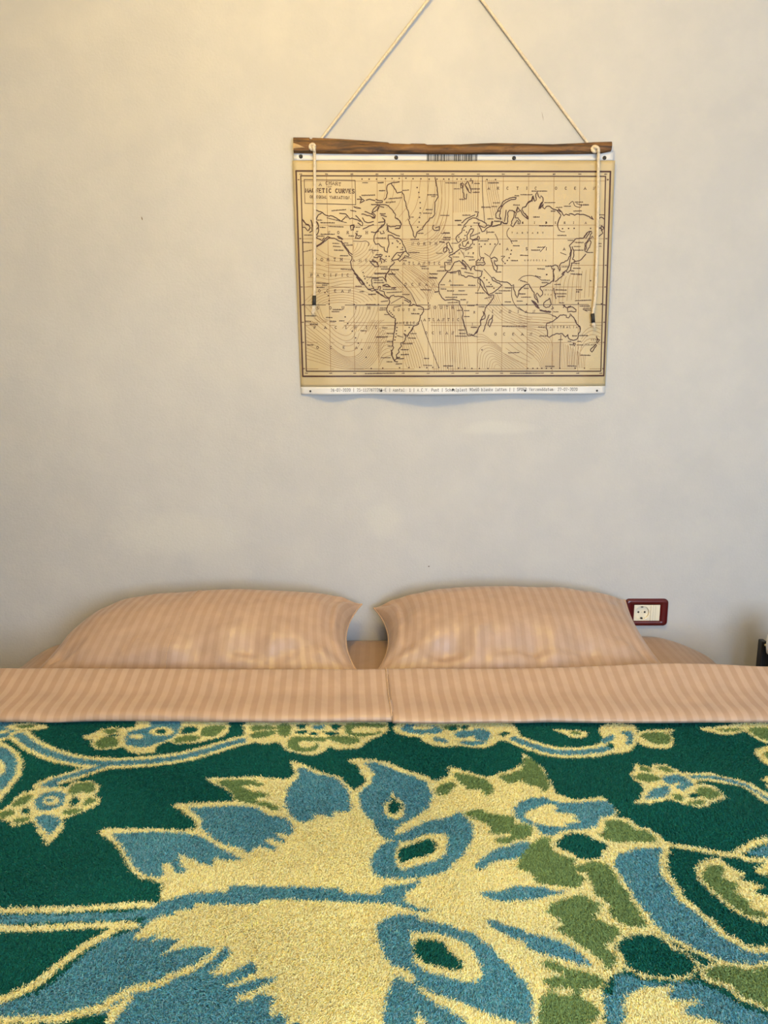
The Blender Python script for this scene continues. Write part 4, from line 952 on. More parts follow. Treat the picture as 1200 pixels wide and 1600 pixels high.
# ---------------------------------------------------------------- cloth material
def stripe_material(name, A, B, period, rA=0.42, rB=0.55, phase=0.0):
    m = bpy.data.materials.new(name); m.use_nodes = True; nt = m.node_tree; L = nt.links.new
    p = nt.nodes['Principled BSDF']
    at = N(nt, 'ShaderNodeAttribute', attribute_name='cloth'); sx = N(nt, 'ShaderNodeSeparateXYZ'); L(at.outputs['Vector'], sx.inputs[0])
    dv = N(nt, 'ShaderNodeMath', operation='MULTIPLY_ADD'); dv.inputs[1].default_value = 1/period; dv.inputs[2].default_value = phase + 100; L(sx.outputs['X'], dv.inputs[0])
    fr = N(nt, 'ShaderNodeMath', operation='FRACT'); L(dv.outputs[0], fr.inputs[0])
    pp = N(nt, 'ShaderNodeMath', operation='PINGPONG'); pp.inputs[1].default_value = 0.5; L(fr.outputs[0], pp.inputs[0])
    st = N(nt, 'ShaderNodeMapRange', interpolation_type='SMOOTHSTEP'); st.inputs['From Min'].default_value = 0.21; st.inputs['From Max'].default_value = 0.29; L(pp.outputs[0], st.inputs['Value'])
    mx = N(nt, 'ShaderNodeMix', data_type='RGBA'); mx.inputs['A'].default_value = A; mx.inputs['B'].default_value = B; L(st.outputs['Result'], mx.inputs['Factor'])
    nz = N(nt, 'ShaderNodeTexNoise', i_Scale=26.0, i_Detail=4.0); L(at.outputs['Vector'], nz.inputs['Vector'])
    cr = N(nt, 'ShaderNodeValToRGB'); e = cr.color_ramp.elements; e[0].position = 0.3; e[0].color = (0.93, 0.93, 0.93, 1); e[1].position = 0.7; e[1].color = (1.05, 1.05, 1.05, 1); L(nz.outputs['Fac'], cr.inputs[0])
    mm_ = N(nt, 'ShaderNodeMix', data_type='RGBA', blend_type='MULTIPLY'); mm_.inputs['Factor'].default_value = 1.0
    L(mx.outputs['Result'], mm_.inputs['A']); L(cr.outputs[0], mm_.inputs['B']); L(mm_.outputs['Result'], p.inputs['Base Color'])
    mr = N(nt, 'ShaderNodeMapRange'); mr.inputs['To Min'].default_value = rA; mr.inputs['To Max'].default_value = rB; L(st.outputs['Result'], mr.inputs['Value']); L(mr.outputs['Result'], p.inputs['Roughness'])
    p.inputs['Specular IOR Level'].default_value = 0.6; p.inputs['Sheen Weight'].default_value = 0.15; p.inputs['Sheen Roughness'].default_value = 0.4
    w = N(nt, 'ShaderNodeTexNoise', i_Scale=700.0, i_Detail=2.0); L(at.outputs['Vector'], w.inputs['Vector'])
    w2 = N(nt, 'ShaderNodeTexNoise', i_Scale=40.0, i_Detail=4.0); L(at.outputs['Vector'], w2.inputs['Vector'])
    b = N(nt, 'ShaderNodeBump', i_Strength=0.10, i_Distance=0.001); b2 = N(nt, 'ShaderNodeBump', i_Strength=0.25, i_Distance=0.004)
    L(w.outputs['Fac'], b.inputs['Height']); L(w2.outputs['Fac'], b2.inputs['Height']); L(b2.outputs[0], b.inputs['Normal']); L(b.outputs[0], p.inputs['Normal'])
    return m
TAN_A, TAN_B = lin(180, 153, 131), lin(168, 139, 115)
M_SHEET = stripe_material('tan_satin_stripe', TAN_A, TAN_B, 0.0290)
M_PILLOW = stripe_material('tan_satin_stripe_pillow', lin(172, 144, 122), lin(165, 136, 113), 0.0285, 0.42, 0.54)
M_FITTED = stripe_material('tan_fitted_sheet', lin(162, 133, 108), lin(158, 129, 104), 0.0285, 0.5, 0.55)
M_SEAM = mat('seam_thread', lin(190, 160, 132), 0.55, lin(178, 148, 120), 200)
def set_cloth(me, uv):
    a = me.attributes.new('cloth', 'FLOAT_VECTOR', 'POINT'); a.data.foreach_set('vector', np.asarray(uv, dtype=np.float32).ravel())

# ---------------------------------------------------------------- bed base and mattress
HEAD = WALL - 0.004
M_BED = mat('bed_wood', lin(92, 60, 38), 0.5, lin(120, 80, 50), 8, (1, 12, 1))
bed = empty('bed_base', (0, 1.15, 0)); tag(bed, 'low brown wooden bed base under the mattress and blanket', 'bed')
def bpart(n, lo, hi): return box(n, (lo[0], lo[1] - 1.15, lo[2]), (hi[0], hi[1] - 1.15, hi[2]), M_BED, bed, 0.006)
bpart('side_rail', (-0.93, 0.2, 0.2), (-0.89, 2.17, 0.34)); bpart('side_rail', (0.89, 0.2, 0.2), (0.93, 2.17, 0.34))
bpart('end_rail', (-0.889, 0.2, 0.2), (0.889, 0.24, 0.34)); bpart('end_rail', (-0.889, 2.13, 0.2), (0.889, 2.17, 0.34))
for x in (-0.92, 0.84):
    for y in (0.21, 2.08): bpart('leg', (x, y, 0), (x + 0.08, y + 0.08, 0.199))
for k in range(12): bpart('slat', (-0.885, 0.27 + k*0.155, 0.31), (0.885, 0.27 + k*0.155 + 0.07, 0.33))
PROF = [(-1.13, -1.065), (-1.125, -1.0), (-1.11, -0.93), (-1.08, -0.889), (-1.0, -0.836), (-0.92, -0.822), (-0.6, -0.815), (0.0, -0.813), (0.6, -0.803), (0.775, -0.800), (0.85, -0.811), (0.926, -0.84), (0.983, -0.874), (1.015, -0.93), (1.03, -1.0), (1.035, -1.065)]
def mattress():
    prof = catmull(PROF, 5); nu = len(prof); ys = list(np.linspace(0.2, 1.80, 24)) + [1.84, 1.88, 1.94, 2.0, 2.06, 2.12, 2.16, 2.18, 2.19, HEAD - 0.002]
    V = []; U = []; s = 0
    for k, (x, h) in enumerate(prof):
        if k: s += math.hypot(x - prof[k-1][0], h - prof[k-1][1])
        for y in ys:
            low = 0.03*min(1, max(0, (1.86 - y)/0.06)); rd = 0.02*max(0, (y - 2.17)/0.03)**2
            xx = x*(0.89 if y < 1.815 else 0.89 + 0.11*min(1, (y - 1.815)/0.09))
            V.append((xx, y, EYE + h - (low + rd if h > -1.0 else 0))); U.append((s, y, 0))
    nv = len(ys); me = grid_mesh('mattress', V, nu, nv)
    bm = bmesh.new(); bm.from_mesh(me); bm.verts.ensure_lookup_table()
    bot = [bm.verts[0], bm.verts[nv-1], bm.verts[(nu-1)*nv + nv-1], bm.verts[(nu-1)*nv]]
    be = [e for e in bm.edges if e.is_boundary]; bmesh.ops.holes_fill(bm, edges=be, sides=0)
    bmesh.ops.recalc_face_normals(bm, faces=bm.faces)
    bm.to_mesh(me); bm.free(); set_cloth(me, U); return me
mt = obj('mattress', mattress(), M_FITTED); tag(mt, 'mattress under a tan striped fitted sheet, showing behind and between the pillows', 'mattress')

# ---------------------------------------------------------------- blanket
BL_Z = EYE - 0.806
FLAT, RAD, DROP = 0.975, 0.06, 0.26
def drape(s):                     # arc length across the bed -> (x, drop)
    a = abs(s); sg = 1 if s >= 0 else -1
    if a <= FLAT: return s, 0.0
    arc = RAD*math.pi/2
    if a <= FLAT + arc:
        t = (a - FLAT)/RAD; return sg*(FLAT + RAD*math.sin(t)), RAD*(1 - math.cos(t))
    return sg*(FLAT + RAD), RAD + (a - FLAT - arc)
def undul(x, y):
    return min(1, max(0, (1.58 - y)/0.15))*(0.0035*noise.noise(Vector((x*3.1, y*4.2, 1.7))) + 0.0012*noise.noise(Vector((x*11, y*13, 4.1))))
# pattern raster
RES = 0.0015; GX0, GX1, GY0, GY1 = -1.0, 1.0, 0.74, 1.84
gw, gh = int((GX1-GX0)/RES), int((GY1-GY0)/RES)
PAT = np.zeros((gh, gw), np.uint8); CODE = {'K': 0, 'B': 1, 'Y': 2, 'G': 3}
def fill_poly(P, code):
    P = np.asarray(P); x0, y0 = P.min(0); x1, y1 = P.max(0)
    i0, i1 = max(0, int((x0-GX0)/RES)), min(gw, int((x1-GX0)/RES)+2); j0, j1 = max(0, int((y0-GY0)/RES)), min(gh, int((y1-GY0)/RES)+2)
    if i1 <= i0 or j1 <= j0: return
    X = GX0 + (np.arange(i0, i1)+.5)*RES; Y = (GY0 + (np.arange(j0, j1)+.5)*RES)[:, None]
    ins = np.zeros((j1-j0, i1-i0), bool)
    for (ax, ay), (bx, by) in zip(P, np.roll(P, -1, 0)):
        if ay == by: continue
        c = (ay > Y) != (by > Y)
        xi = (bx-ax)*(Y-ay)/(by-ay) + ax
        ins ^= c & (X[None, :] < xi)
    PAT[j0:j1, i0:i1][ins] = code
def stroke(P, w, code):
    for a, b in zip(P, P[1:]):
        r = w/2; x0, x1 = min(a[0], b[0])-r, max(a[0], b[0])+r; y0, y1 = min(a[1], b[1])-r, max(a[1], b[1])+r
        i0, i1 = max(0, int((x0-GX0)/RES)), min(gw, int((x1-GX0)/RES)+2); j0, j1 = max(0, int((y0-GY0)/RES)), min(gh, int((y1-GY0)/RES)+2)
        if i1 <= i0 or j1 <= j0: continue
        X = (GX0 + (np.arange(i0, i1)+.5)*RES)[None, :]; Y = (GY0 + (np.arange(j0, j1)+.5)*RES)[:, None]
        d = np.array(b)-np.array(a); L2 = max(d@d, 1e-12); t = np.clip(((X-a[0])*d[0] + (Y-a[1])*d[1])/L2, 0, 1)
        PAT[j0:j1, i0:i1][((X-a[0]-t*d[0])**2 + (Y-a[1]-t*d[1])**2) < r*r] = code
for ln in PATTERN.splitlines():
    w = ln.split(); head = w[0]; pts = [tuple(int(q)/1000 for q in z.split(',')) for z in w[1:]]
    if head[0] == 'P': fill_poly(catmull(pts, 3, True) if len(pts) < 14 else pts, CODE[head[1]])
    else: stroke([tuple(p) for p in catmull(pts, 4)], float(head[2:])/1000, CODE[head[1]])
def pattern(x, y):                # woven colour index at blanket coordinates (the repeat mirrors beyond the traced part)
    y = np.where(y < 0.80, 1.60 - y, y); w = 0.478 + (y - 0.8087)*0.491
    a = np.abs(x); a = np.where(a > w, 2*w - a, a); x = np.sign(x)*a
    i = np.clip(((x-GX0)/RES).astype(int), 0, gw-1); j = np.clip(((y-GY0)/RES).astype(int), 0, gh-1)
    return PAT[j, i]
PILE = np.array([lin(6, 88, 78)[:3], lin(82, 149, 166)[:3], lin(243, 230, 168)[:3], lin(112, 138, 86)[:3]])
def blanket():
    ss = np.concatenate([np.linspace(-1.27, -1.0, 40, endpoint=False), np.linspace(-1.0, 1.0, 401), np.linspace(1.0, 1.27, 41)[1:]])
    tt = np.concatenate([np.linspace(-0.16, 0.2, 30, endpoint=False), np.linspace(0.2, 0.78, 90, endpoint=False), np.linspace(0.78, 1.79, 253)])
    xs = [drape(s) for s in ss]; V = np.zeros((len(ss), len(tt), 3), np.float32)
    def foot(t): 
        a = drape((FLAT + (0.12 - t)) if t < 0.12 else 0.0); return (0.12 - (a[0] - FLAT), a[1]) if t < 0.12 else (t, 0.0)
    ys = [foot(t) for t in tt]
    for i, (x, dx) in enumerate(xs):
        for j, (y, dy) in enumerate(ys):
            V[i, j] = (x, y, BL_Z - dx - dy + undul(x, y))
    me = grid_mesh('blanket', V, len(ss), len(tt))
    S, T = np.meshgrid(ss, tt, indexing='ij'); c = PILE[pattern(S, T)]*0.8
    rgba = np.concatenate([c, np.ones(c.shape[:2] + (1,))], -1).astype(np.float32)
    a = me.color_attributes.new('weave', 'FLOAT_COLOR', 'POINT'); a.data.foreach_set('color', rgba.ravel())
    return me
def pile_material(name, attr):
    m = bpy.data.materials.new(name); m.use_nodes = True; nt = m.node_tree; L = nt.links.new; p = nt.nodes['Principled BSDF']
    at = N(nt, 'ShaderNodeAttribute', attribute_name=attr)
    tc = N(nt, 'ShaderNodeTexCoord'); nz = N(nt, 'ShaderNodeTexNoise', i_Scale=6.0, i_Detail=3.0); L(tc.outputs['Object'], nz.inputs['Vector'])
    cr = N(nt, 'ShaderNodeValToRGB'); e = cr.color_ramp.elements; e[0].position = 0.3; e[0].color = (0.9, 0.9, 0.9, 1); e[1].position = 0.7; e[1].color = (1.08, 1.08, 1.06, 1); L(nz.outputs['Fac'], cr.inputs[0])
    mx = N(nt, 'ShaderNodeMix', data_type='RGBA', blend_type='MULTIPLY'); mx.inputs['Factor'].default_value = 1.0
    L(at.outputs['Color'], mx.inputs['A']); L(cr.outputs[0], mx.inputs['B']); L(mx.outputs['Result'], p.inputs['Base Color'])
    p.inputs['Roughness'].default_value = 0.7; p.inputs['Specular IOR Level'].default_value = 0.2
    return m
bl = obj('blanket', blanket(), pile_material('blanket_backing', 'weave'))
md = bl.modifiers.new('thickness', 'SOLIDIFY'); md.thickness = 0.008; md.offset = -1
tag(bl, 'dark green plush blanket with a big yellow and blue flower pattern', 'blanket')
def pile():
    nv, no = 620000, 110000
    y = 0.80 + 0.86*rng.random(nv)**1.12; w = 0.49 + (y - 0.8087)*0.491; x = (rng.random(nv)*2-1)*w
    xo = (rng.random(no)*2-1)*0.975; yo = 0.14 + 1.52*rng.random(no)
    x = np.concatenate([x, xo]); y = np.concatenate([y, yo]); n = len(x)
    def waves(f, ph): return np.sin(x*f + ph + 2*np.sin(y*f*0.71 + ph*2)) * np.sin(y*f*0.93 + ph*1.7 + 2*np.sin(x*f*0.57 - ph))
    jx = rng.normal(0, 0.0014, n) + 0.0022*waves(420, 0.4) + 0.0016*waves(900, 2.1); jy = rng.normal(0, 0.0013, n) + 0.0020*waves(460, 4.4) + 0.0014*waves(980, 1.1)
    idx = pattern(x + jx, y + jy); c = PILE[idx].copy()
    br = rng.lognormal(0, 0.20, n)[:, None]; c *= br
    mixw = (rng.random(n) < 0.22)[:, None]*(idx == 1)[:, None]; c = np.where(mixw, c*0.5 + np.array(lin(150, 178, 186)[:3])*0.5, c)
    mixd = (rng.random(n) < 0.18)[:, None]*(idx == 1)[:, None]; c = np.where(mixd, c*0.45, c)
    mixg = (rng.random(n) < 0.12)[:, None]*(idx == 2)[:, None]; c = np.where(mixg, c*np.array([1.05, 0.93, 0.6]), c)
    lift = (rng.random(n) < 0.015)[:, None]*(idx == 0)[:, None]; c = np.where(lift, c*0.6 + np.array(lin(90, 140, 130)[:3])*0.4, c)
    c = np.clip(c, 0, 0.9)
    k = np.array([0.0035*0 for _ in range(1)])
    # surface height under each strand
    z = np.full(n, BL_Z)
    gx = np.linspace(-1, 1, 161); gy = np.linspace(0.1, 1.7, 129)
    H = np.array([[undul(a, b) for b in gy] for a in gx])
    fi = np.clip((x+1)/2*160, 0, 159.99); fj = np.clip((y-0.1)/1.6*128, 0, 127.99); i0 = fi.astype(int); j0 = fj.astype(int); a = fi-i0; b = fj-j0
    z += H[i0, j0]*(1-a)*(1-b) + H[i0+1, j0]*a*(1-b) + H[i0, j0+1]*(1-a)*b + H[i0+1, j0+1]*a*b
    ln_ = rng.uniform(0.0048, 0.0085, n)
    # lean drifts slowly over the blanket, each strand curls its own way
    th = 2.4*np.sin(x*5.0 + 1.3*np.sin(y*4.0)) + 1.7*np.cos(y*6.0) + rng.normal(0, 1.2, n)
    le = np.clip(rng.normal(0.75, 0.30, n), 0.1, 1.4); th2 = th + rng.normal(0, 0.9, n)
    d1 = np.stack([np.cos(th)*np.sin(le*0.6), np.sin(th)*np.sin(le*0.6), np.cos(le*0.6)], 1)
    d2 = np.stack([np.cos(th2)*np.sin(le*1.25), np.sin(th2)*np.sin(le*1.25), np.abs(np.cos(le*1.25))*0.8], 1)
    root = np.stack([x, y, z - 0.0005], 1); mid = root + d1*ln_[:, None]*0.55; tip = mid + d2*ln_[:, None]*0.5
    P = np.stack([root, mid, tip], 1).astype(np.float32)
    cu = bpy.data.hair_curves.new('pile'); cu.add_curves([3]*n)
    cu.attributes['position'].data.foreach_set('vector', P.ravel()) if 'position' in cu.attributes else cu.position_data.foreach_set('vector', P.ravel())
    r = cu.attributes.get('radius') or cu.attributes.new('radius', 'FLOAT', 'POINT')
    R = np.tile(np.array([0.00052, 0.00046, 0.00020], np.float32), n); r.data.foreach_set('value', R)
    ca = cu.attributes.new('strand', 'FLOAT_COLOR', 'CURVE')
    ca.data.foreach_set('color', np.concatenate([c, np.ones((n, 1))], 1).astype(np.float32).ravel())
    return cu
pl = obj('pile', pile(), None, bl); pl.data.materials.append(pile_material('plush_pile', 'strand')); pl['kind'] = 'stuff'

# ---------------------------------------------------------------- folded top sheet
SEAM_AT = 0.011
FOLD = [(1.795, -0.803), (1.801, -0.785), (1.803, -0.760), (1.801, -0.748), (1.794, -0.743), (1.78, -0.7455), (1.75, -0.756), (1.71, -0.769), (1.675, -0.7715), (1.652, -0.7722), (1.632, -0.7728), (1.6155, -0.7762), (1.607, -0.7825), (1.6055, -0.7895), (1.6115, -0.7958), (1.622, -0.7985), (1.645, -0.8035)]
def fold_panel(x0, x1, nx, seed, lip):
    prof = [tuple(p) for p in catmull(FOLD, 3)]; npf = len(prof); V = []; U = []
    ss = np.linspace(x0, x1, nx)
    for s in ss:
        arc = 0
        for q, (d, h) in enumerate(prof):
            if q: arc += math.hypot(d - prof[q-1][0], h - prof[q-1][1])
            t = q/(npf-1); top = math.sin(math.pi*min(1, max(0, t)))
            skew = (1.80 - d)*0.065*max(0, 1 - abs(s - SEAM_AT)/0.9)
            x, dr = drape(s + skew); over = max(0, abs(s) - FLAT)/RAD; x += math.copysign((h + 0.806)*math.sin(min(1.57, over)), s); dr += 0.003*over*0
            rear = max(0, 1 - abs(t - 0.25)/0.3); front = max(0, 1 - abs(t - 0.78)/0.22)
            rise = 0.013*math.exp(-((s - 0.72)/0.22)**2)*rear - 0.003*math.exp(-((s + 0.2)/0.5)**2)*rear
            wob = 0.0022*noise.noise(Vector((s*5, d*9, seed))) + 0.0012*noise.noise(Vector((s*16, d*22, seed+3)))
            dd = d - front*(lip + 0.010*noise.noise(Vector((s*3.2, seed, 0.3))) + 0.003*noise.noise(Vector((s*12, seed, 7))))
            pin = -0.010*math.exp(-((s + 0.74)/0.05)**2)*front
            zz = h + (wob + pin)*top + rise
            if h < -0.8: zz = h
            V.append((x, dd, EYE + zz - dr)); U.append((s + skew*0.0, arc, seed))
    me = grid_mesh('panel', V, nx, npf, wrap=True); set_cloth(me, U)
    bm = bmesh.new(); bm.from_mesh(me); bmesh.ops.holes_fill(bm, edges=[e for e in bm.edges if e.is_boundary], sides=0); bmesh.ops.recalc_face_normals(bm, faces=bm.faces); bm.to_mesh(me); bm.free()
    me.polygons.foreach_set('use_smooth', [len(p.vertices) < 5 for p in me.polygons]); return me
fs = empty('folded_sheet', (0, 1.70, EYE - 0.80)); tag(fs, 'tan satin striped top sheet folded back across the bed over the green blanket', 'bed sheet')
for nm, a in (('panel', (-1.01, SEAM_AT - 0.0006, 150, 1.0, 0.0)), ('panel', (SEAM_AT - 0.004, 1.01, 150, 5.0, 0.010))):
    o = obj(nm, fold_panel(*a), M_SHEET, fs); o.matrix_parent_inverse = Matrix.Translation(-fs.location)
sp_ = [(SEAM_AT + (1.80 - d)*0.065 - 0.0065, d, EYE + h + 0.0012) for d, h in FOLD[3:14]]
o = tube('seam', catmull(sp_, 3), 0.0017, 8, None, M_SEAM, fs); o.matrix_parent_inverse = Matrix.Translation(-fs.location)

# ---------------------------------------------------------------- pillows
def pillow(name, FL, FR, RL, RR, T, seed, label, insets, seam_u=None, dents=(), upow=2.7, lpow=2.7):
    FL, FR, RL, RR = [np.array(p) for p in (FL, FR, RL, RR)]
    root = empty(name, tuple(np.mean([FL, FR, RL, RR], 0))); tag(root, label, 'pillow', 'pillows at the head of the bed')
    nu, nv = 121, 71; W = np.linalg.norm(FR - FL)
    def surf(u, v, side):
        a, b = (u+1)/2, (v+1)/2
        p = FL*(1-a)*(1-b) + FR*a*(1-b) + RL*(1-a)*b + RR*a*b
        ins = insets[0] if u < 0 else insets[1]
        p = p + np.array([-np.sign(u)*abs(u)**3*ins*(1 - v*v), -np.sign(v)*abs(v)**3*(0.012 if v > 0 else -0.004)*(1 - u*u), 0])
        bu = max(0, 1 - abs(u)**(lpow if u < 0 else upow)); bv = max(0, 1 - abs(2*((v + 1)/2)**1.45 - 1)**2.3)
        B = T*(bu**0.62)*(bv**0.58)
        cu_, cv = 1 - abs(u), 1 - abs(v); ca = math.exp(-(cu_*cu_ + (cv*0.6)**2)/0.10)     # pull lines running out of the corners
        ang = math.atan2(cv*0.55, cu_ + 1e-6)
        pl_ = 0.007*ca*math.sin(ang*9 + seed)*min(1, (cu_ + cv)*5)
        wr = 0.007*noise.noise(Vector((u*2.2, v*1.8, seed))) + 0.0028*noise.noise(Vector((u*6, v*4, seed+2)))
        lowf = 0.020*max(0, -v - 0.15)*noise.noise(Vector((u*5.5, v*2.2, seed+9)))*1.6 + 0.012*max(0, -v - 0.3)*noise.noise(Vector((u*13, v*3, seed+5)))
        q = B + (pl_ + wr + lowf)*min(1, bu*bv*6)
        for (du, dv, su, sv, am) in dents: q += am*math.exp(-((u-du)/su)**2 - ((v-dv)/sv)**2)*min(1, bu*bv*4)
        if side > 0:
            p = p + np.array([0, -0.30*max(0, q)*(0.5 - 0.5*v), q])
        else:
            p = p - np.array([0, 0, q*0.75])
            p[2] = max(p[2], EYE + np.interp(p[0], [a[0] for a in PROF], [a[1] for a in PROF]) + 0.004)
        p[1] = min(p[1], WALL - 0.012); return p
    us = np.sin(np.linspace(-1, 1, nu)*math.pi/2*0.86)/math.sin(math.pi/2*0.86); vs_ = np.sin(np.linspace(-1, 1, nv)*math.pi/2*0.9)/math.sin(math.pi/2*0.9)
    V = []; U = []; F = []; top = {}; bot = {}
    for side, tab in ((1, top), (-1, bot)):
        for i, u in enumerate(us):
            for j, v in enumerate(vs_):
                edge = i in (0, nu-1) or j in (0, nv-1)
                if side < 0 and edge: tab[i, j] = top[i, j]; continue
                tab[i, j] = len(V); V.append(tuple(surf(u, v, side) - np.array(root.location))); U.append((u*W/2*(1.0 + 0.06*(1-v*v)), v*0.25, seed))
        for i in range(nu-1):
            for j in range(nv-1):
                f = (tab[i, j], tab[i+1, j], tab[i+1, j+1], tab[i, j+1]); F.append(f if side > 0 else f[::-1])
    me = pydata('cover', V, F, True); set_cloth(me, U); obj('cover', me, M_PILLOW, root)
    ring = [V[top[i, 0]] for i in range(nu)] + [V[top[nu-1, j]] for j in range(1, nv)] + [V[top[i, nv-1]] for i in range(nu-2, -1, -1)] + [V[top[0, j]] for j in range(nv-2, 0, -1)]
    tube('edge_seam', ring + [ring[0]], 0.0022, 6, None, M_SEAM, root, cap=False)
    if seam_u is not None:
        pts = [surf(seam_u, v, 1) - np.array(root.location) + np.array([0, -0.0008, 0.0008]) for v in np.linspace(-0.97, 0.8, 50)]
        tube('cover_seam', [tuple(p) for p in pts], 0.0011, 6, None, M_SEAM, root)
    return root
pillow('pillow', (-0.905, 1.845, 0.628), (-0.064, 1.845, 0.640), (-0.815, 2.135, 0.690), (-0.064, 2.150, 0.728), 0.109, 2.3,
       'tan striped pillow left of the gap with a seam line down its front', (-0.01, 0.040), -0.18,
       [(0.62, -0.73, 0.184, 0.16, -0.018), (0.30, -0.73, 0.103, 0.20, -0.014), (0.44, -0.69, 0.052, 0.16, 0.010), (0.02, -0.69, 0.069, 0.2, -0.010), (-0.2, -0.73, 0.115, 0.2, 0.007), (0.84, 0.25, 0.05, 0.5, -0.008), (0.90, 0.0, 0.03, 0.5, 0.006)], 2.7, 4.4)
pillow('pillow', (-0.022, 1.845, 0.640), (0.730, 1.845, 0.640), (-0.030, 2.150, 0.716), (0.708, 2.165, 0.736), 0.101, 8.1,
       'tan striped pillow right of the gap, beside the red framed wall socket', (0.038, 0.018), None,
       [(0.05, -0.69, 0.230, 0.16, -0.015), (0.42, -0.73, 0.253, 0.15, -0.016), (-0.48, -0.73, 0.138, 0.18, -0.012), (-0.30, -0.69, 0.057, 0.25, 0.010), (0.22, -0.69, 0.057, 0.2, 0.007), (-0.9, -0.1, 0.04, 0.5, 0.007), (-0.84, 0.2, 0.05, 0.5, -0.007)], 2.15, 3.4)

# ---------------------------------------------------------------- wall map
def smooth_interp(tab, x):
    if x <= tab[0][0]: return tab[0][1]
    for (a, b), (c, d) in zip(tab, tab[1:]):
        if x <= c:
            k = (x-a)/(c-a); k = k*k*(3-2*k); return b + (d-b)*k
    return tab[-1][1]
def sheet_off(x, z):              # how far the hanging sheet stands off the wall
    s = min(1, max(0, -z/MAP_H)); return (13 + (smooth_interp(PAPER_WAVE, x) - 13)*s**2.2)/1000
wm = empty('wall_map', (MAP_X, WALL, MAP_TOP))
tag(wm, 'old world map chart on tan paper hanging by cord from a rough wooden batten', 'wall map')
M_PAPER = mat('aged_map_paper', lin(186, 168, 130), 0.55, lin(175, 156, 116), 5, bump=0.05, bscale=300, detail=6)
M_WHITE = mat('white_margin', lin(212, 209, 204), 0.5, lin(204, 201, 196), 8)
M_INK = mat('dark_ink', lin(58, 28, 14), 0.6, lin(70, 36, 20), 60)
M_INK2 = mat('brown_ink', lin(118, 84, 44), 0.6, lin(130, 94, 52), 60)
M_BLACK = mat('black_ink', lin(26, 24, 24), 0.6, lin(40, 38, 36), 60)
M_GREYINK = mat('faint_print', lin(48, 44, 42), 0.6, lin(62, 58, 54), 60)
def lerp_row(t, tab):             # edge position at a row index 0..4
    k = min(int(t), len(tab)-2); f = t-k; a, b = tab[k], tab[k+1]; return a[0]+(b[0]-a[0])*f, a[1]+(b[1]-a[1])*f
def sheet_part(name, r0, r1, nrow, m, ncol=72, over=0.0):
    V = []
    for i in range(nrow + 1):
        t = r0 + (r1-r0)*i/nrow; l = lerp_row(t, PAPER_L); r = lerp_row(t, PAPER_R)
        for j in range(ncol + 1):
            f = j/ncol; x = l[0]+(r[0]-l[0])*f; z = l[1]+(r[1]-l[1])*f
            V.append((x, -sheet_off(x, z) - over, z))
    me = grid_mesh(name, V, nrow+1, ncol+1); o = obj(name, me, m, wm)
    md = o.modifiers.new('thickness', 'SOLIDIFY'); md.thickness = 0.0007; md.offset = 1; return o
sheet_part('top_margin', 0, 1, 4, M_WHITE); body = sheet_part('map_sheet', 2, 3, 60, M_PAPER); sheet_part('bottom_margin', 3, 4, 4, M_WHITE)

def parse_lines(s): return [[tuple(int(q)/1e4 for q in w.split(',')) for w in ln.split()] for ln in s.splitlines() if ln.strip()]
class Ink:
    def __init__(self): self.v = []; self.f = []
    def line(self, P, w, lift=0.0014):
        P = [np.array(p[:2], float) for p in P]; n = len(P); base = len(self.v)
        if n < 2: return
        for k in range(n):
            t = P[min(k+1, n-1)] - P[max(k-1, 0)]; l = np.hypot(*t); t = t/l if l > 1e-9 else np.array([1, 0.]); nn = np.array([-t[1], t[0]])*w/2
            e = t*w*0.3*(1 if k == n-1 else -1 if k == 0 else 0)
            for sg in (1, -1):
                q = P[k] + nn*sg + e; self.v.append((q[0], -sheet_off(q[0], q[1]) - lift, q[1]))
        for k in range(n-1): self.f.append((base+2*k, base+2*k+1, base+2*k+3, base+2*k+2))
    def blob(self, x, z, rx, rz, lift=0.0014, n=8):
        base = len(self.v)
        for k in range(n):
            a = 2*math.pi*k/n; q = (x+rx*math.cos(a), z+rz*math.sin(a)); self.v.append((q[0], -sheet_off(*q) - lift, q[1]))
        self.f.append(tuple(range(base, base+n)))
    def rect(self, x0, z0, x1, z1, lift=0.0014):
        base = len(self.v)
        for q in ((x0, z0), (x1, z0), (x1, z1), (x0, z1)): self.v.append((q[0], -sheet_off(*q) - lift, q[1]))
        self.f.append((base, base+1, base+2, base+3))
    def build(self, name, m, parent): return obj(name, pydata(name, self.v, self.f), m, parent)
def rough(P, amp, step):          # engraved coast: subdivide and jitter
    out = []
    for a, b in zip(P, P[1:]):
        a = np.array(a); b = np.array(b); n = max(1, int(np.hypot(*(b-a))/step))
        for k in range(n): out.append(a + (b-a)*k/n + rng.normal(0, amp, 2)*(0.4 if k == 0 else 1))
    out.append(np.array(P[-1])); return out
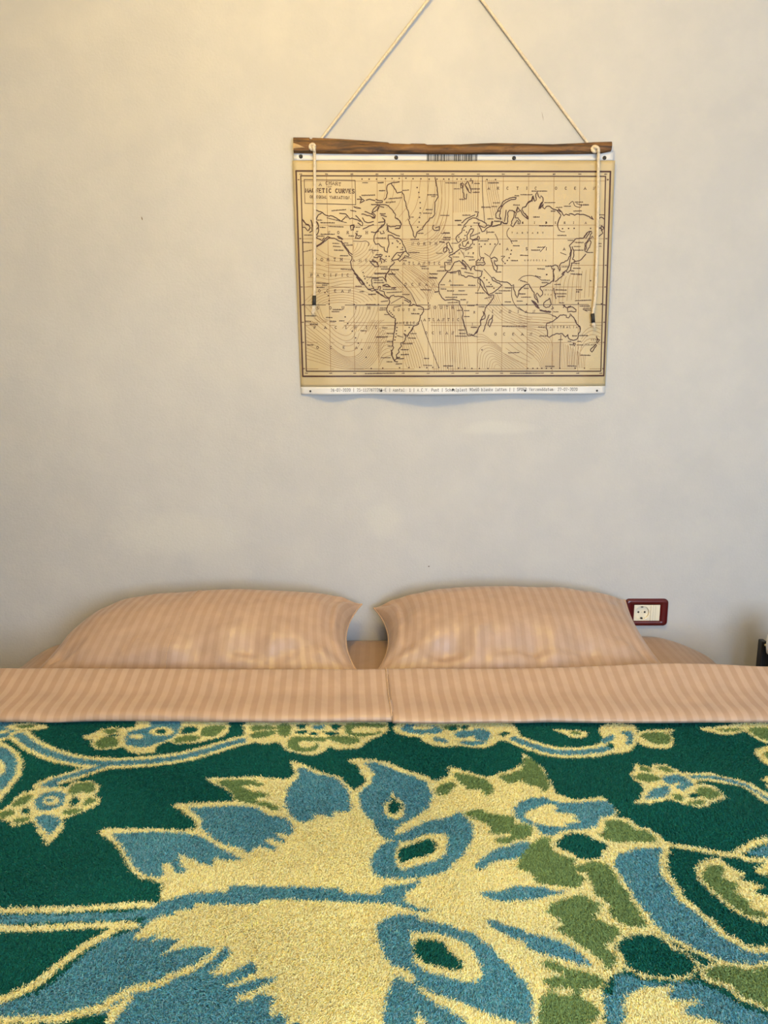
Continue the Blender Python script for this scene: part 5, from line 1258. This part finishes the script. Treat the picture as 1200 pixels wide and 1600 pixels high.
# stroke alphabet, glyphs on a unit cell
def arc(cx, cy, rx, ry, a0, a1, n=8): return [(cx+rx*math.cos(math.radians(a0+(a1-a0)*k/n)), cy+ry*math.sin(math.radians(a0+(a1-a0)*k/n))) for k in range(n+1)]
O_ = arc(.5, .5, .42, .5, 0, 360, 14)
G = {'A': [[(.05, 0), (.5, 1), (.95, 0)], [(.22, .36), (.78, .36)]], 'B': [[(.15, 0), (.15, 1)], [(.15, 1), (.6, 1), (.8, .87), (.8, .64), (.6, .52), (.15, .52)], [(.6, .52), (.88, .38), (.88, .14), (.65, 0), (.15, 0)]],
 'C': [arc(.52, .5, .42, .5, 45, 315, 12)], 'D': [[(.12, 0), (.12, 1), (.5, 1), (.8, .85), (.9, .5), (.8, .15), (.5, 0), (.12, 0)]], 'E': [[(.85, 1), (.15, 1), (.15, 0), (.88, 0)], [(.15, .52), (.7, .52)]],
 'F': [[(.85, 1), (.15, 1), (.15, 0)], [(.15, .52), (.7, .52)]], 'G': [arc(.5, .5, .42, .5, 45, 345, 12) + [(.9, .45), (.6, .45)]], 'H': [[(.12, 0), (.12, 1)], [(.88, 0), (.88, 1)], [(.12, .52), (.88, .52)]],
 'I': [[(.5, 0), (.5, 1)]], 'K': [[(.15, 0), (.15, 1)], [(.85, 1), (.15, .45), (.88, 0)]], 'L': [[(.15, 1), (.15, 0), (.85, 0)]], 'M': [[(.06, 0), (.1, 1), (.5, .25), (.9, 1), (.94, 0)]], 'N': [[(.12, 0), (.12, 1), (.88, 0), (.88, 1)]],
 'O': [O_], 'P': [[(.15, 0), (.15, 1), (.65, 1), (.86, .88), (.86, .62), (.65, .48), (.15, .48)]], 'Q': [O_, [(.55, .25), (.92, -.1)]], 'R': [[(.15, 0), (.15, 1), (.65, 1), (.84, .88), (.84, .64), (.65, .52), (.15, .52)], [(.5, .52), (.92, 0)]],
 'S': [[(.82, .84), (.62, 1), (.35, 1), (.16, .86), (.16, .68), (.36, .54), (.66, .46), (.85, .3), (.85, .14), (.65, 0), (.32, 0), (.13, .16)]], 'T': [[(.5, 0), (.5, 1)], [(.06, .86), (.06, 1), (.94, 1), (.94, .86)]], 'U': [[(.12, 1), (.12, .28), (.3, .02), (.7, .02), (.88, .28), (.88, 1)]],
 'V': [[(.05, 1), (.5, 0), (.95, 1)]], 'W': [[(.02, 1), (.27, 0), (.5, .8), (.73, 0), (.98, 1)]], 'X': [[(.1, 0), (.9, 1)], [(.1, 1), (.9, 0)]], 'Y': [[(.08, 1), (.5, .48), (.92, 1)], [(.5, .48), (.5, 0)]], 'Z': [[(.12, 1), (.88, 1), (.12, 0), (.88, 0)]],
 '0': [O_], '1': [[(.25, .8), (.52, 1), (.52, 0)], [(.25, 0), (.8, 0)]], '2': [[(.14, .8), (.35, 1), (.65, 1), (.84, .8), (.8, .58), (.14, 0), (.86, 0)]], '5': [[(.82, 1), (.22, 1), (.18, .55), (.55, .64), (.84, .45), (.84, .18), (.6, 0), (.3, 0), (.12, .14)]],
 '6': [[(.78, .95), (.4, .9), (.16, .5), (.16, .2), (.4, 0), (.65, 0), (.84, .2), (.84, .38), (.65, .58), (.4, .58), (.18, .4)]], '7': [[(.12, .85), (.12, 1), (.86, 1), (.45, 0)]], '9': [[(.22, .05), (.6, .1), (.84, .5), (.84, .8), (.6, 1), (.35, 1), (.16, .8), (.16, .62), (.35, .42), (.6, .42), (.82, .6)]],
 '-': [[(.2, .42), (.8, .42)]], '|': [[(.5, -.15), (.5, 1.05)]], ':': [[(.5, .05), (.5, .12)], [(.5, .5), (.5, .57)]], '.': [[(.5, .02), (.5, .09)]],
 'a': [[(.2, .62), (.5, .7), (.75, .55), (.75, .05), (.88, 0)], [(.75, .4), (.35, .38), (.18, .2), (.35, 0), (.6, .05), (.75, .2)]], 'b': [[(.18, 1), (.18, 0)], [(.18, .5), (.45, .68), (.78, .52), (.84, .3), (.75, .1), (.45, 0), (.18, .15)]], 'c': [[(.8, .55), (.55, .68), (.25, .55), (.16, .33), (.28, .08), (.55, 0), (.82, .12)]],
 'd': [[(.82, 1), (.82, 0)], [(.82, .5), (.55, .68), (.22, .52), (.15, .3), (.25, .1), (.55, 0), (.82, .15)]], 'e': [[(.17, .36), (.84, .36), (.8, .55), (.52, .7), (.22, .55), (.16, .3), (.3, .06), (.55, 0), (.82, .1)]], 'h': [[(.18, 0), (.18, 1)], [(.18, .48), (.5, .68), (.78, .55), (.78, 0)]],
 'k': [[(.2, 0), (.2, 1)], [(.78, .66), (.2, .28), (.82, 0)]], 'l': [[(.3, 1), (.52, 1), (.52, 0)], [(.22, 0), (.82, 0)]], 'm': [[(.08, 0), (.08, .68)], [(.08, .55), (.3, .68), (.5, .55), (.5, 0)], [(.5, .55), (.72, .68), (.92, .55), (.92, 0)]], 'n': [[(.18, 0), (.18, .68)], [(.18, .48), (.5, .68), (.8, .52), (.8, 0)]],
 'o': [arc(.5, .34, .34, .34, 0, 360, 12)], 'p': [[(.18, .68), (.18, -.3)], [(.18, .48), (.45, .68), (.78, .52), (.84, .3), (.72, .08), (.45, 0), (.18, .15)]], 'r': [[(.3, 0), (.3, .68)], [(.3, .42), (.55, .66), (.82, .62)]], 's': [[(.78, .58), (.5, .69), (.24, .58), (.26, .42), (.74, .28), (.78, .1), (.5, 0), (.2, .1)]],
 't': [[(.4, .95), (.4, .15), (.58, 0), (.82, .08)], [(.15, .66), (.78, .66)]], 'u': [[(.18, .68), (.18, .15), (.42, 0), (.8, .2)], [(.8, .68), (.8, 0)]], 'x': [[(.15, 0), (.85, .68)], [(.15, .68), (.85, 0)]], 'z': [[(.18, .68), (.82, .68), (.18, 0), (.84, 0)]]}
def glyph(ink, ch, x, z, w, h, lw, serif=True, lift=0.0014):      # x,z: lower left of the cell
    for st in G.get(ch, []):
        P = [(x + px*w, z + pz*h) for px, pz in st]; ink.line(P, lw, lift)
        if serif and ch.isupper():
            for (px, pz), (qx, qz) in ((st[0], st[1]), (st[-1], st[-2])):
                if pz in (0, 1) and abs(pz - qz) > abs(px - qx)*1.0 and ch not in 'CGOQSU':
                    ink.line([(x + (px-.2)*w, z + pz*h), (x + (px+.2)*w, z + pz*h)], lw*0.7, lift)
            if ch == 'U':
                for px in (.12, .88): ink.line([(x + (px-.17)*w, z + h), (x + (px+.17)*w, z + h)], lw*0.7, lift)

thin = Ink()
for ln in CURVES.splitlines():
    n, a, b = ln.split('|'); n = int(n); A, B = [[tuple(int(q)/1e4 for q in w.split(',')) for w in t.split()] for t in (a, b)]
    def res(P, m=22):
        P = np.array(catmull(P, 6)); d = np.r_[0, np.cumsum(np.hypot(*np.diff(P, axis=0).T))]; t = np.linspace(0, d[-1], m); return np.stack([np.interp(t, d, P[:, 0]), np.interp(t, d, P[:, 1])], 1)
    A, B = res(A), res(B)
    for k in range(n): thin.line(A + (B-A)*(k/max(1, n-1)), 0.00085, 0.0010)
for P in parse_lines(GRID): thin.line(catmull(P, 8), 0.0010, 0.0010)
thin.build('variation_curves', M_INK2, body)
coast = Ink()
for P in parse_lines(COAST): coast.line(rough(P, 0.0006, 0.0040), 0.0026)
for P in parse_lines(MEDIUM): coast.line(catmull(P, 5), 0.0016)
for nm, w in ((FRAME_OUT, 0.0044), (FRAME_IN, 0.0030), (TITLE_BOX, 0.0016)):
    for a, b in zip(nm, nm[1:] + nm[:1]):
        a, b = np.array(a), np.array(b); coast.line([a + (b-a)*k/40 for k in range(41)], w)
coast.build('coastlines_and_border', M_INK, body)
names = Ink()
for P in parse_lines(PLACES):     # illegibly small place names: rows of tiny strokes
    a, b = np.array(P[0]), np.array(P[-1]); L_ = np.hypot(*(b-a)); n = max(3, int(L_/0.0022)); hgt = rng.uniform(0.0011, 0.0019)
    names.line([a, (a+b)/2, b], 0.0012)
    for k in range(n):
        c = a + (b-a)*(k + rng.uniform(.2, .8))/n; names.line([c + (0, -hgt*rng.uniform(.6, 1)), c + (rng.normal(0, .0005), hgt*rng.uniform(.5, 1.2))], 0.0011)
for w in DOTS.split():
    x, z = [int(q)/1e4 for q in w.split(',')]; names.blob(x, z, 0.0021, 0.0019)
for w in LETTERS.split():
    ch, x, z, h = w.split(','); x, z, h = int(x)/1e4, int(z)/1e4, int(h)/1e4; wd = h*0.85
    glyph(names, ch, x - wd/2, z - h/2, wd, h, h*0.20)
names.build('place_names', M_INK, body)
title = Ink()
for s, x0, x1, z0, z1, h, bold in TITLE:
    n = len(s); pitch = (x1-x0)/max(1, n-1)
    for k, ch in enumerate(s):
        f = k/max(1, n-1); x = x0 + (x1-x0)*f; z = z0 + (z1-z0)*f + (0.0035*math.sin(math.pi*f) if s == 'A CHART' else 0)
        wd = pitch*0.80; glyph(title, ch, x - wd/2, z - h/2, wd, h, (0.0009, 0.0014, 0.0025)[bold])
title.build('chart_title', M_INK, body)
lab = Ink()
for s, x0, x1, z0, z1 in LABEL:
    n = len(s); pitch = (x1-x0)/(n-1)
    for k, ch in enumerate(s):
        f = k/(n-1); wd = pitch*0.82; h = 0.0086; glyph(lab, ch, x0 + (x1-x0)*f - wd/2, z0 + (z1-z0)*f - h/2, wd, h, 0.0011, False)
lab.build('printed_label_line', M_GREYINK, bpy.data.objects['bottom_margin'])
bar = Ink(); (bx0, bz0), (bx1, bz1) = BARCODE; x = bx0
while x < bx1 - 0.001:
    w = random.choice((0.0012, 0.0012, 0.0022, 0.0032)); bar.rect(x, bz0, min(x + w, bx1), bz1, 0.0016); x += w + random.choice((0.0009, 0.0012, 0.002))
bar.build('barcode', M_BLACK, bpy.data.objects['top_margin'])
M_SCREW = mat('black_screw', (0.02, 0.02, 0.02, 1), 0.35, (0.05, 0.045, 0.04, 1), 200, metal=0.6)
for k, (x, z) in enumerate(SCREWS):
    y = -sheet_off(x, z) - 0.0008
    s_ = lathe('screw', [(0.0052, 0), (0.0052, 0.0012), (0.0040, 0.0026), (0.0016, 0.0028), (0.0012, 0.0016)], 16, M_SCREW, wm, (x, y, z), 'Y')
for k, (x, z) in enumerate(STUDS):
    y = -sheet_off(x, z) - 0.0008
    lathe('rivet', [(0.0030, 0), (0.0028, 0.0012), (0.0012, 0.002)], 12, M_SCREW, wm, (x, y, z), 'Y')
# batten
M_WOOD = bpy.data.materials.new('rough_bark_wood'); M_WOOD.use_nodes = True
nt = M_WOOD.node_tree; L = nt.links.new; p = nt.nodes['Principled BSDF']; p.inputs['Roughness'].default_value = 0.6
tc = N(nt, 'ShaderNodeTexCoord'); mp = N(nt, 'ShaderNodeMapping'); mp.inputs['Scale'].default_value = (0.9, 3, 5.0); L(tc.outputs['Object'], mp.inputs[0])
n1 = N(nt, 'ShaderNodeTexNoise', i_Scale=14.0, i_Detail=7.0, i_Roughness=0.62, i_Distortion=0.8); L(mp.outputs[0], n1.inputs['Vector'])
cr = N(nt, 'ShaderNodeValToRGB'); e = cr.color_ramp.elements; e[0].position = 0.30; e[0].color = lin(44, 26, 10); e[1].position = 0.74; e[1].color = lin(134, 94, 44)
em = e.new(0.46); em.color = lin(96, 62, 22); L(n1.outputs['Fac'], cr.inputs[0])
wv = N(nt, 'ShaderNodeTexWave', i_Scale=3.2, i_Distortion=9.0, i_Detail=3.0); wv.bands_direction = 'Z'; L(mp.outputs[0], wv.inputs['Vector'])
mr = N(nt, 'ShaderNodeMapRange'); mr.inputs['From Min'].default_value = 0.0; mr.inputs['From Max'].default_value = 0.22; mr.inputs['To Min'].default_value = 0.40; L(wv.outputs['Fac'], mr.inputs['Value'])
mx = N(nt, 'ShaderNodeMix', data_type='RGBA', blend_type='MULTIPLY'); mx.inputs['Factor'].default_value = 1.0; L(cr.outputs[0], mx.inputs['A']); L(mr.outputs['Result'], mx.inputs['B']); L(mx.outputs['Result'], p.inputs['Base Color'])
b = N(nt, 'ShaderNodeBump', i_Strength=0.7, i_Distance=0.006); L(n1.outputs['Fac'], b.inputs['Height']); L(b.outputs[0], p.inputs['Normal'])
def batten():
    def at(tab, x):
        for (a, za), (b_, zb) in zip(tab, tab[1:]):
            if x <= b_: return za + (zb-za)*max(0, (x-a))/(b_-a)
        return tab[-1][1]
    x0, x1 = BATTEN_TOP[0][0], BATTEN_TOP[-1][0]; xs = sorted(set(list(np.linspace(x0, x1, 150)) + [q[0] for q in BATTEN_TOP])); V = []
    for x in xs:
        zt, zb = at(BATTEN_TOP, x), at(BATTEN_BOT, x); hh = zt-zb
        for f, dpt in ((0, .012), (0, .020), (.10, .0255), (.28, .028), (.5, .029), (.72, .028), (.9, .0255), (1, .020), (1, .012)):
            V.append((x, -dpt - 0.0015*noise.noise(Vector((x*18, f*3, 2)))*(1 if dpt > .015 else 0), zb + hh*f))
    me = grid_mesh('wooden_batten', V, len(xs), 9, True, wrap=True)
    bm = bmesh.new(); bm.from_mesh(me); bmesh.ops.holes_fill(bm, edges=[e for e in bm.edges if e.is_boundary], sides=0); bmesh.ops.recalc_face_normals(bm, faces=bm.faces); bm.to_mesh(me); bm.free()
    me.polygons.foreach_set('use_smooth', [False]*len(me.polygons)); return me
bt = obj('wooden_batten', batten(), M_WOOD, wm); bt['label'] = 'rough brown batten with a live edge'
M_CUT = mat('fresh_cut_wood', lin(196, 166, 116), 0.65, lin(170, 136, 90), 30, (1, 4, 8))
x0, zt = BATTEN_TOP[0]; zb = BATTEN_BOT[0][1]
v = [(x0 - 0.0004, -0.0285, zb + 0.009), (x0 - 0.0004, -0.0295, zb + 0.022), (x0 + 0.013, -0.0325, zb + 0.0175), (x0 + 0.030, -0.0308, zb + 0.0105)]; v += [(a, -0.02, c) for a, b_, c in v]
obj('chipped_corner', pydata('chipped_corner', v, [(0, 1, 2, 3), (7, 6, 5, 4), (0, 4, 5, 1), (1, 5, 6, 2), (2, 6, 7, 3), (3, 7, 4, 0)]), M_CUT, wm)
# cords
M_CORD = mat('cotton_cord', lin(220, 206, 182), 0.85, lin(204, 188, 162), 250, (1, 1, 0.6), 0.5, 400, 0.2)
for k, (pts, kn, fe, ta) in enumerate(((CORD_L, KNOT_L, FERR_L, TASS_L), (CORD_R, KNOT_R, FERR_R, TASS_R))):
    c = tube('pull_cord', catmull(pts, 8), 0.0040, 12, None, M_CORD, wm)
    ring = [(kn[0] + 0.0062*math.cos(a), kn[1] - 0.0015*math.sin(2*a), kn[2] + 0.0062*math.sin(a)) for a in np.linspace(0, 2*math.pi, 22)]
    tube('knot', ring, 0.0042, 10, None, M_CORD, c)
    tube('ferrule', [fe[0], tuple((np.array(fe[0])+np.array(fe[1]))/2), fe[1]], 0.0052, 16, None, M_BLACK, c)
    a, b_ = np.array(ta[0]), np.array(ta[1]); V = []; F = []
    for q in range(70):
        an = rng.uniform(0, 6.28); rr = rng.uniform(0, 0.0042); sp = rng.uniform(0.6, 2.0); L1 = rng.uniform(.75, 1.12)
        s0 = a + np.array([rr*math.cos(an), rr*math.sin(an)*.6, 0]); s1 = a + (b_-a)*L1 + np.array([rr*sp*math.cos(an)*1.3, -abs(rr*sp*math.sin(an)*.5), 0])
        wv_ = np.array([math.cos(an+1.5), 0.2, 0])*0.0007; i0 = len(V); V += [tuple(s0-wv_), tuple(s0+wv_), tuple((s0+s1)/2+wv_), tuple((s0+s1)/2-wv_), tuple(s1)]
        F += [(i0, i0+1, i0+2, i0+3), (i0+3, i0+2, i0+4)]
    obj('frayed_end', pydata('frayed_end', V, F), M_CORD, c)
tube('hanging_cord', catmull(HANG_L, 10), 0.0036, 12, None, M_CORD, wm)
tube('hanging_cord', catmull(HANG_R, 10), 0.0036, 12, None, M_CORD, wm)
nl = tag(lathe('nail', [(0.0022, -0.01), (0.0022, 0.016), (0.0058, 0.0165), (0.0058, 0.0185), (0.003, 0.0195)], 16, M_SCREW, None, (MAP_X + NAIL[0], WALL, MAP_TOP + NAIL[2]), 'Y'), 'small black nail in the wall holding the map cord', 'nail')

# ---------------------------------------------------------------- wall socket
so = empty('wall_socket', (0.7835, WALL, 0.688)); tag(so, 'dark red framed wall socket with cream inserts beside the pillow', 'socket')
M_RED = mat('oxblood_plastic', lin(74, 12, 14), 0.28, lin(84, 16, 18), 12)
M_CREAM = mat('cream_plastic', lin(226, 216, 190), 0.4, lin(220, 210, 184), 12)
M_HOLE = mat('dark_hole', (0.01, 0.01, 0.01, 1), 0.7, (0.02, 0.02, 0.02, 1), 100)
M_METAL = mat('dull_clip', (0.25, 0.22, 0.18, 1), 0.4, (0.3, 0.27, 0.22, 1), 100, metal=0.8)
def rrect(hw, hh, r, n=7):
    P = []
    for cx, cz, a0 in ((hw-r, hh-r, 0), (-hw+r, hh-r, 90), (-hw+r, -hh+r, 180), (hw-r, -hh+r, 270)): P += arc(cx, cz, r, r, a0, a0+90, n)
    return P
outer = [(rrect(0.0640, 0.0415, .012), 0.0), (rrect(0.0640, 0.0415, .012), -0.006), (rrect(0.0615, 0.039, .0105), -0.0098), (rrect(0.056, 0.034, .008), -0.0108), (rrect(0.0392, 0.0255, .0012), -0.0108), (rrect(0.0388, 0.0250, .001), -0.0075), (rrect(0.0388, 0.0250, .001), 0.0)]
V = []; F = []; n = len(outer[0][0])
for loop, y in outer: V += [(x, y, z) for x, z in loop]
for k in range(len(outer)-1): F += [(k*n+q, k*n+(q+1) % n, (k+1)*n+(q+1) % n, (k+1)*n+q) for q in range(n)]
me = pydata('frame_plate', V, F, True); obj('frame_plate', me, M_RED, so)
# socket insert: square face with a round well
def square_ring(hw, hh, r, n=40):
    P = []; 
    for k in range(n):
        a = 2*math.pi*k/n; c, s = math.cos(a), math.sin(a); t = 1/max(abs(c)/hw, abs(s)/hh); P.append((t*c, t*s))
    return P
cx = -0.0138; n = 40; circ = lambda r: [(r*math.cos(2*math.pi*k/n), r*math.sin(2*math.pi*k/n)) for k in range(n)]
loops = [(square_ring(.0243, .0245, 0), -0.001), (square_ring(.0243, .0245, 0), -0.0100), (circ(.0222), -0.0104), (circ(.0205), -0.0098), (circ(.0198), -0.0035), (circ(.001), -0.0035)]
V = []; F = []
for lp_, y in loops: V += [(cx + x, y, z) for x, z in lp_]
for k in range(len(loops)-1): F += [(k*n+q, k*n+(q+1) % n, (k+1)*n+(q+1) % n, (k+1)*n+q) for q in range(n)]
ins = obj('socket_insert', pydata('socket_insert', V, F), M_CREAM, so)
for dx in (-.0095, .0095): lathe('pin_hole', [(0.0030, 0.0028), (0.0030, 0.0040), (0.0006, 0.0041)], 16, M_HOLE, ins, (cx + dx, 0, 0.0005), 'Y')
for sg in (1, -1): box('earth_clip', (cx - .0028, -0.0085, min(sg*.0155, sg*.0194)), (cx + .0028, -0.0035, max(sg*.0155, sg*.0194)), M_METAL if sg > 0 else M_HOLE, ins)
box('blank_insert', (0.0112, -0.0105, -0.0245), (0.0386, -0.001, 0.0245), M_CREAM, so, 0.0006)
for q in (0.0182, 0.0250): box('blank_groove', (q, -0.0107, -0.0243), (q + 0.0004, -0.0103, 0.0243), M_METAL, so)

# ---------------------------------------------------------------- bedside table and the pale things on it (right frame edge)
M_BLK = mat('black_lacquer', (0.004, 0.004, 0.005, 1), 0.55, (0.012, 0.012, 0.013, 1), 20)
bs = empty('bedside_table', (1.28, 1.98, 0)); tag(bs, 'black bedside table standing at the right edge of the bed', 'table')
def tpart(nm, lo, hi, bev=0.003): return box(nm, (lo[0]-1.28, lo[1]-1.98, lo[2]), (hi[0]-1.28, hi[1]-1.98, hi[2]), M_BLK, bs, bev)
tpart('body', (1.078, 1.80, 0.10), (1.50, 2.055, 0.620)); tpart('top', (1.072, 1.79, 0.6205), (1.507, 2.06, 0.645)); tpart('side_panel', (1.056, 2.035, 0.1000), (1.071, 2.06, 0.6555))
for x in (1.08, 1.46):
    for y in (1.81, 2.02): tpart('leg', (x, y, 0), (x + 0.03, y + 0.03, 0.0995))
dr_ = tpart('drawer', (1.085, 1.785, 0.34), (1.478, 1.799, 0.55)); lathe('knob', [(0.006, 0), (0.006, 0.012), (0.013, 0.016), (0.012, 0.024), (0.004, 0.027)], 20, M_METAL, dr_, (0.0, -0.195, 0.445), 'Y')
lathe('rim_screw', [(0.0035, 0), (0.003, 0.0012), (0.001, 0.0016)], 12, M_CREAM, bs, (1.0655-1.28, 2.035-1.98, 0.646), 'Y')
cu_ = empty('white_jar', (1.079, 1.955, 0.6455)); tag(cu_, 'white jar with a lilac lid on the black bedside table', 'jar')
M_JAR = mat('white_glaze', lin(224, 224, 232), 0.3, lin(214, 214, 224), 8); M_LILAC = mat('lilac_plastic', lin(176, 160, 190), 0.4, lin(160, 146, 178), 30)
lathe('jar_body', [(0.040, 0), (0.046, 0.004), (0.048, 0.02), (0.047, 0.050), (0.043, 0.057)], 36, M_JAR, cu_)
lathe('lid', [(0.043, 0.0575), (0.046, 0.060), (0.046, 0.082), (0.040, 0.090), (0.012, 0.093)], 36, M_LILAC, cu_)
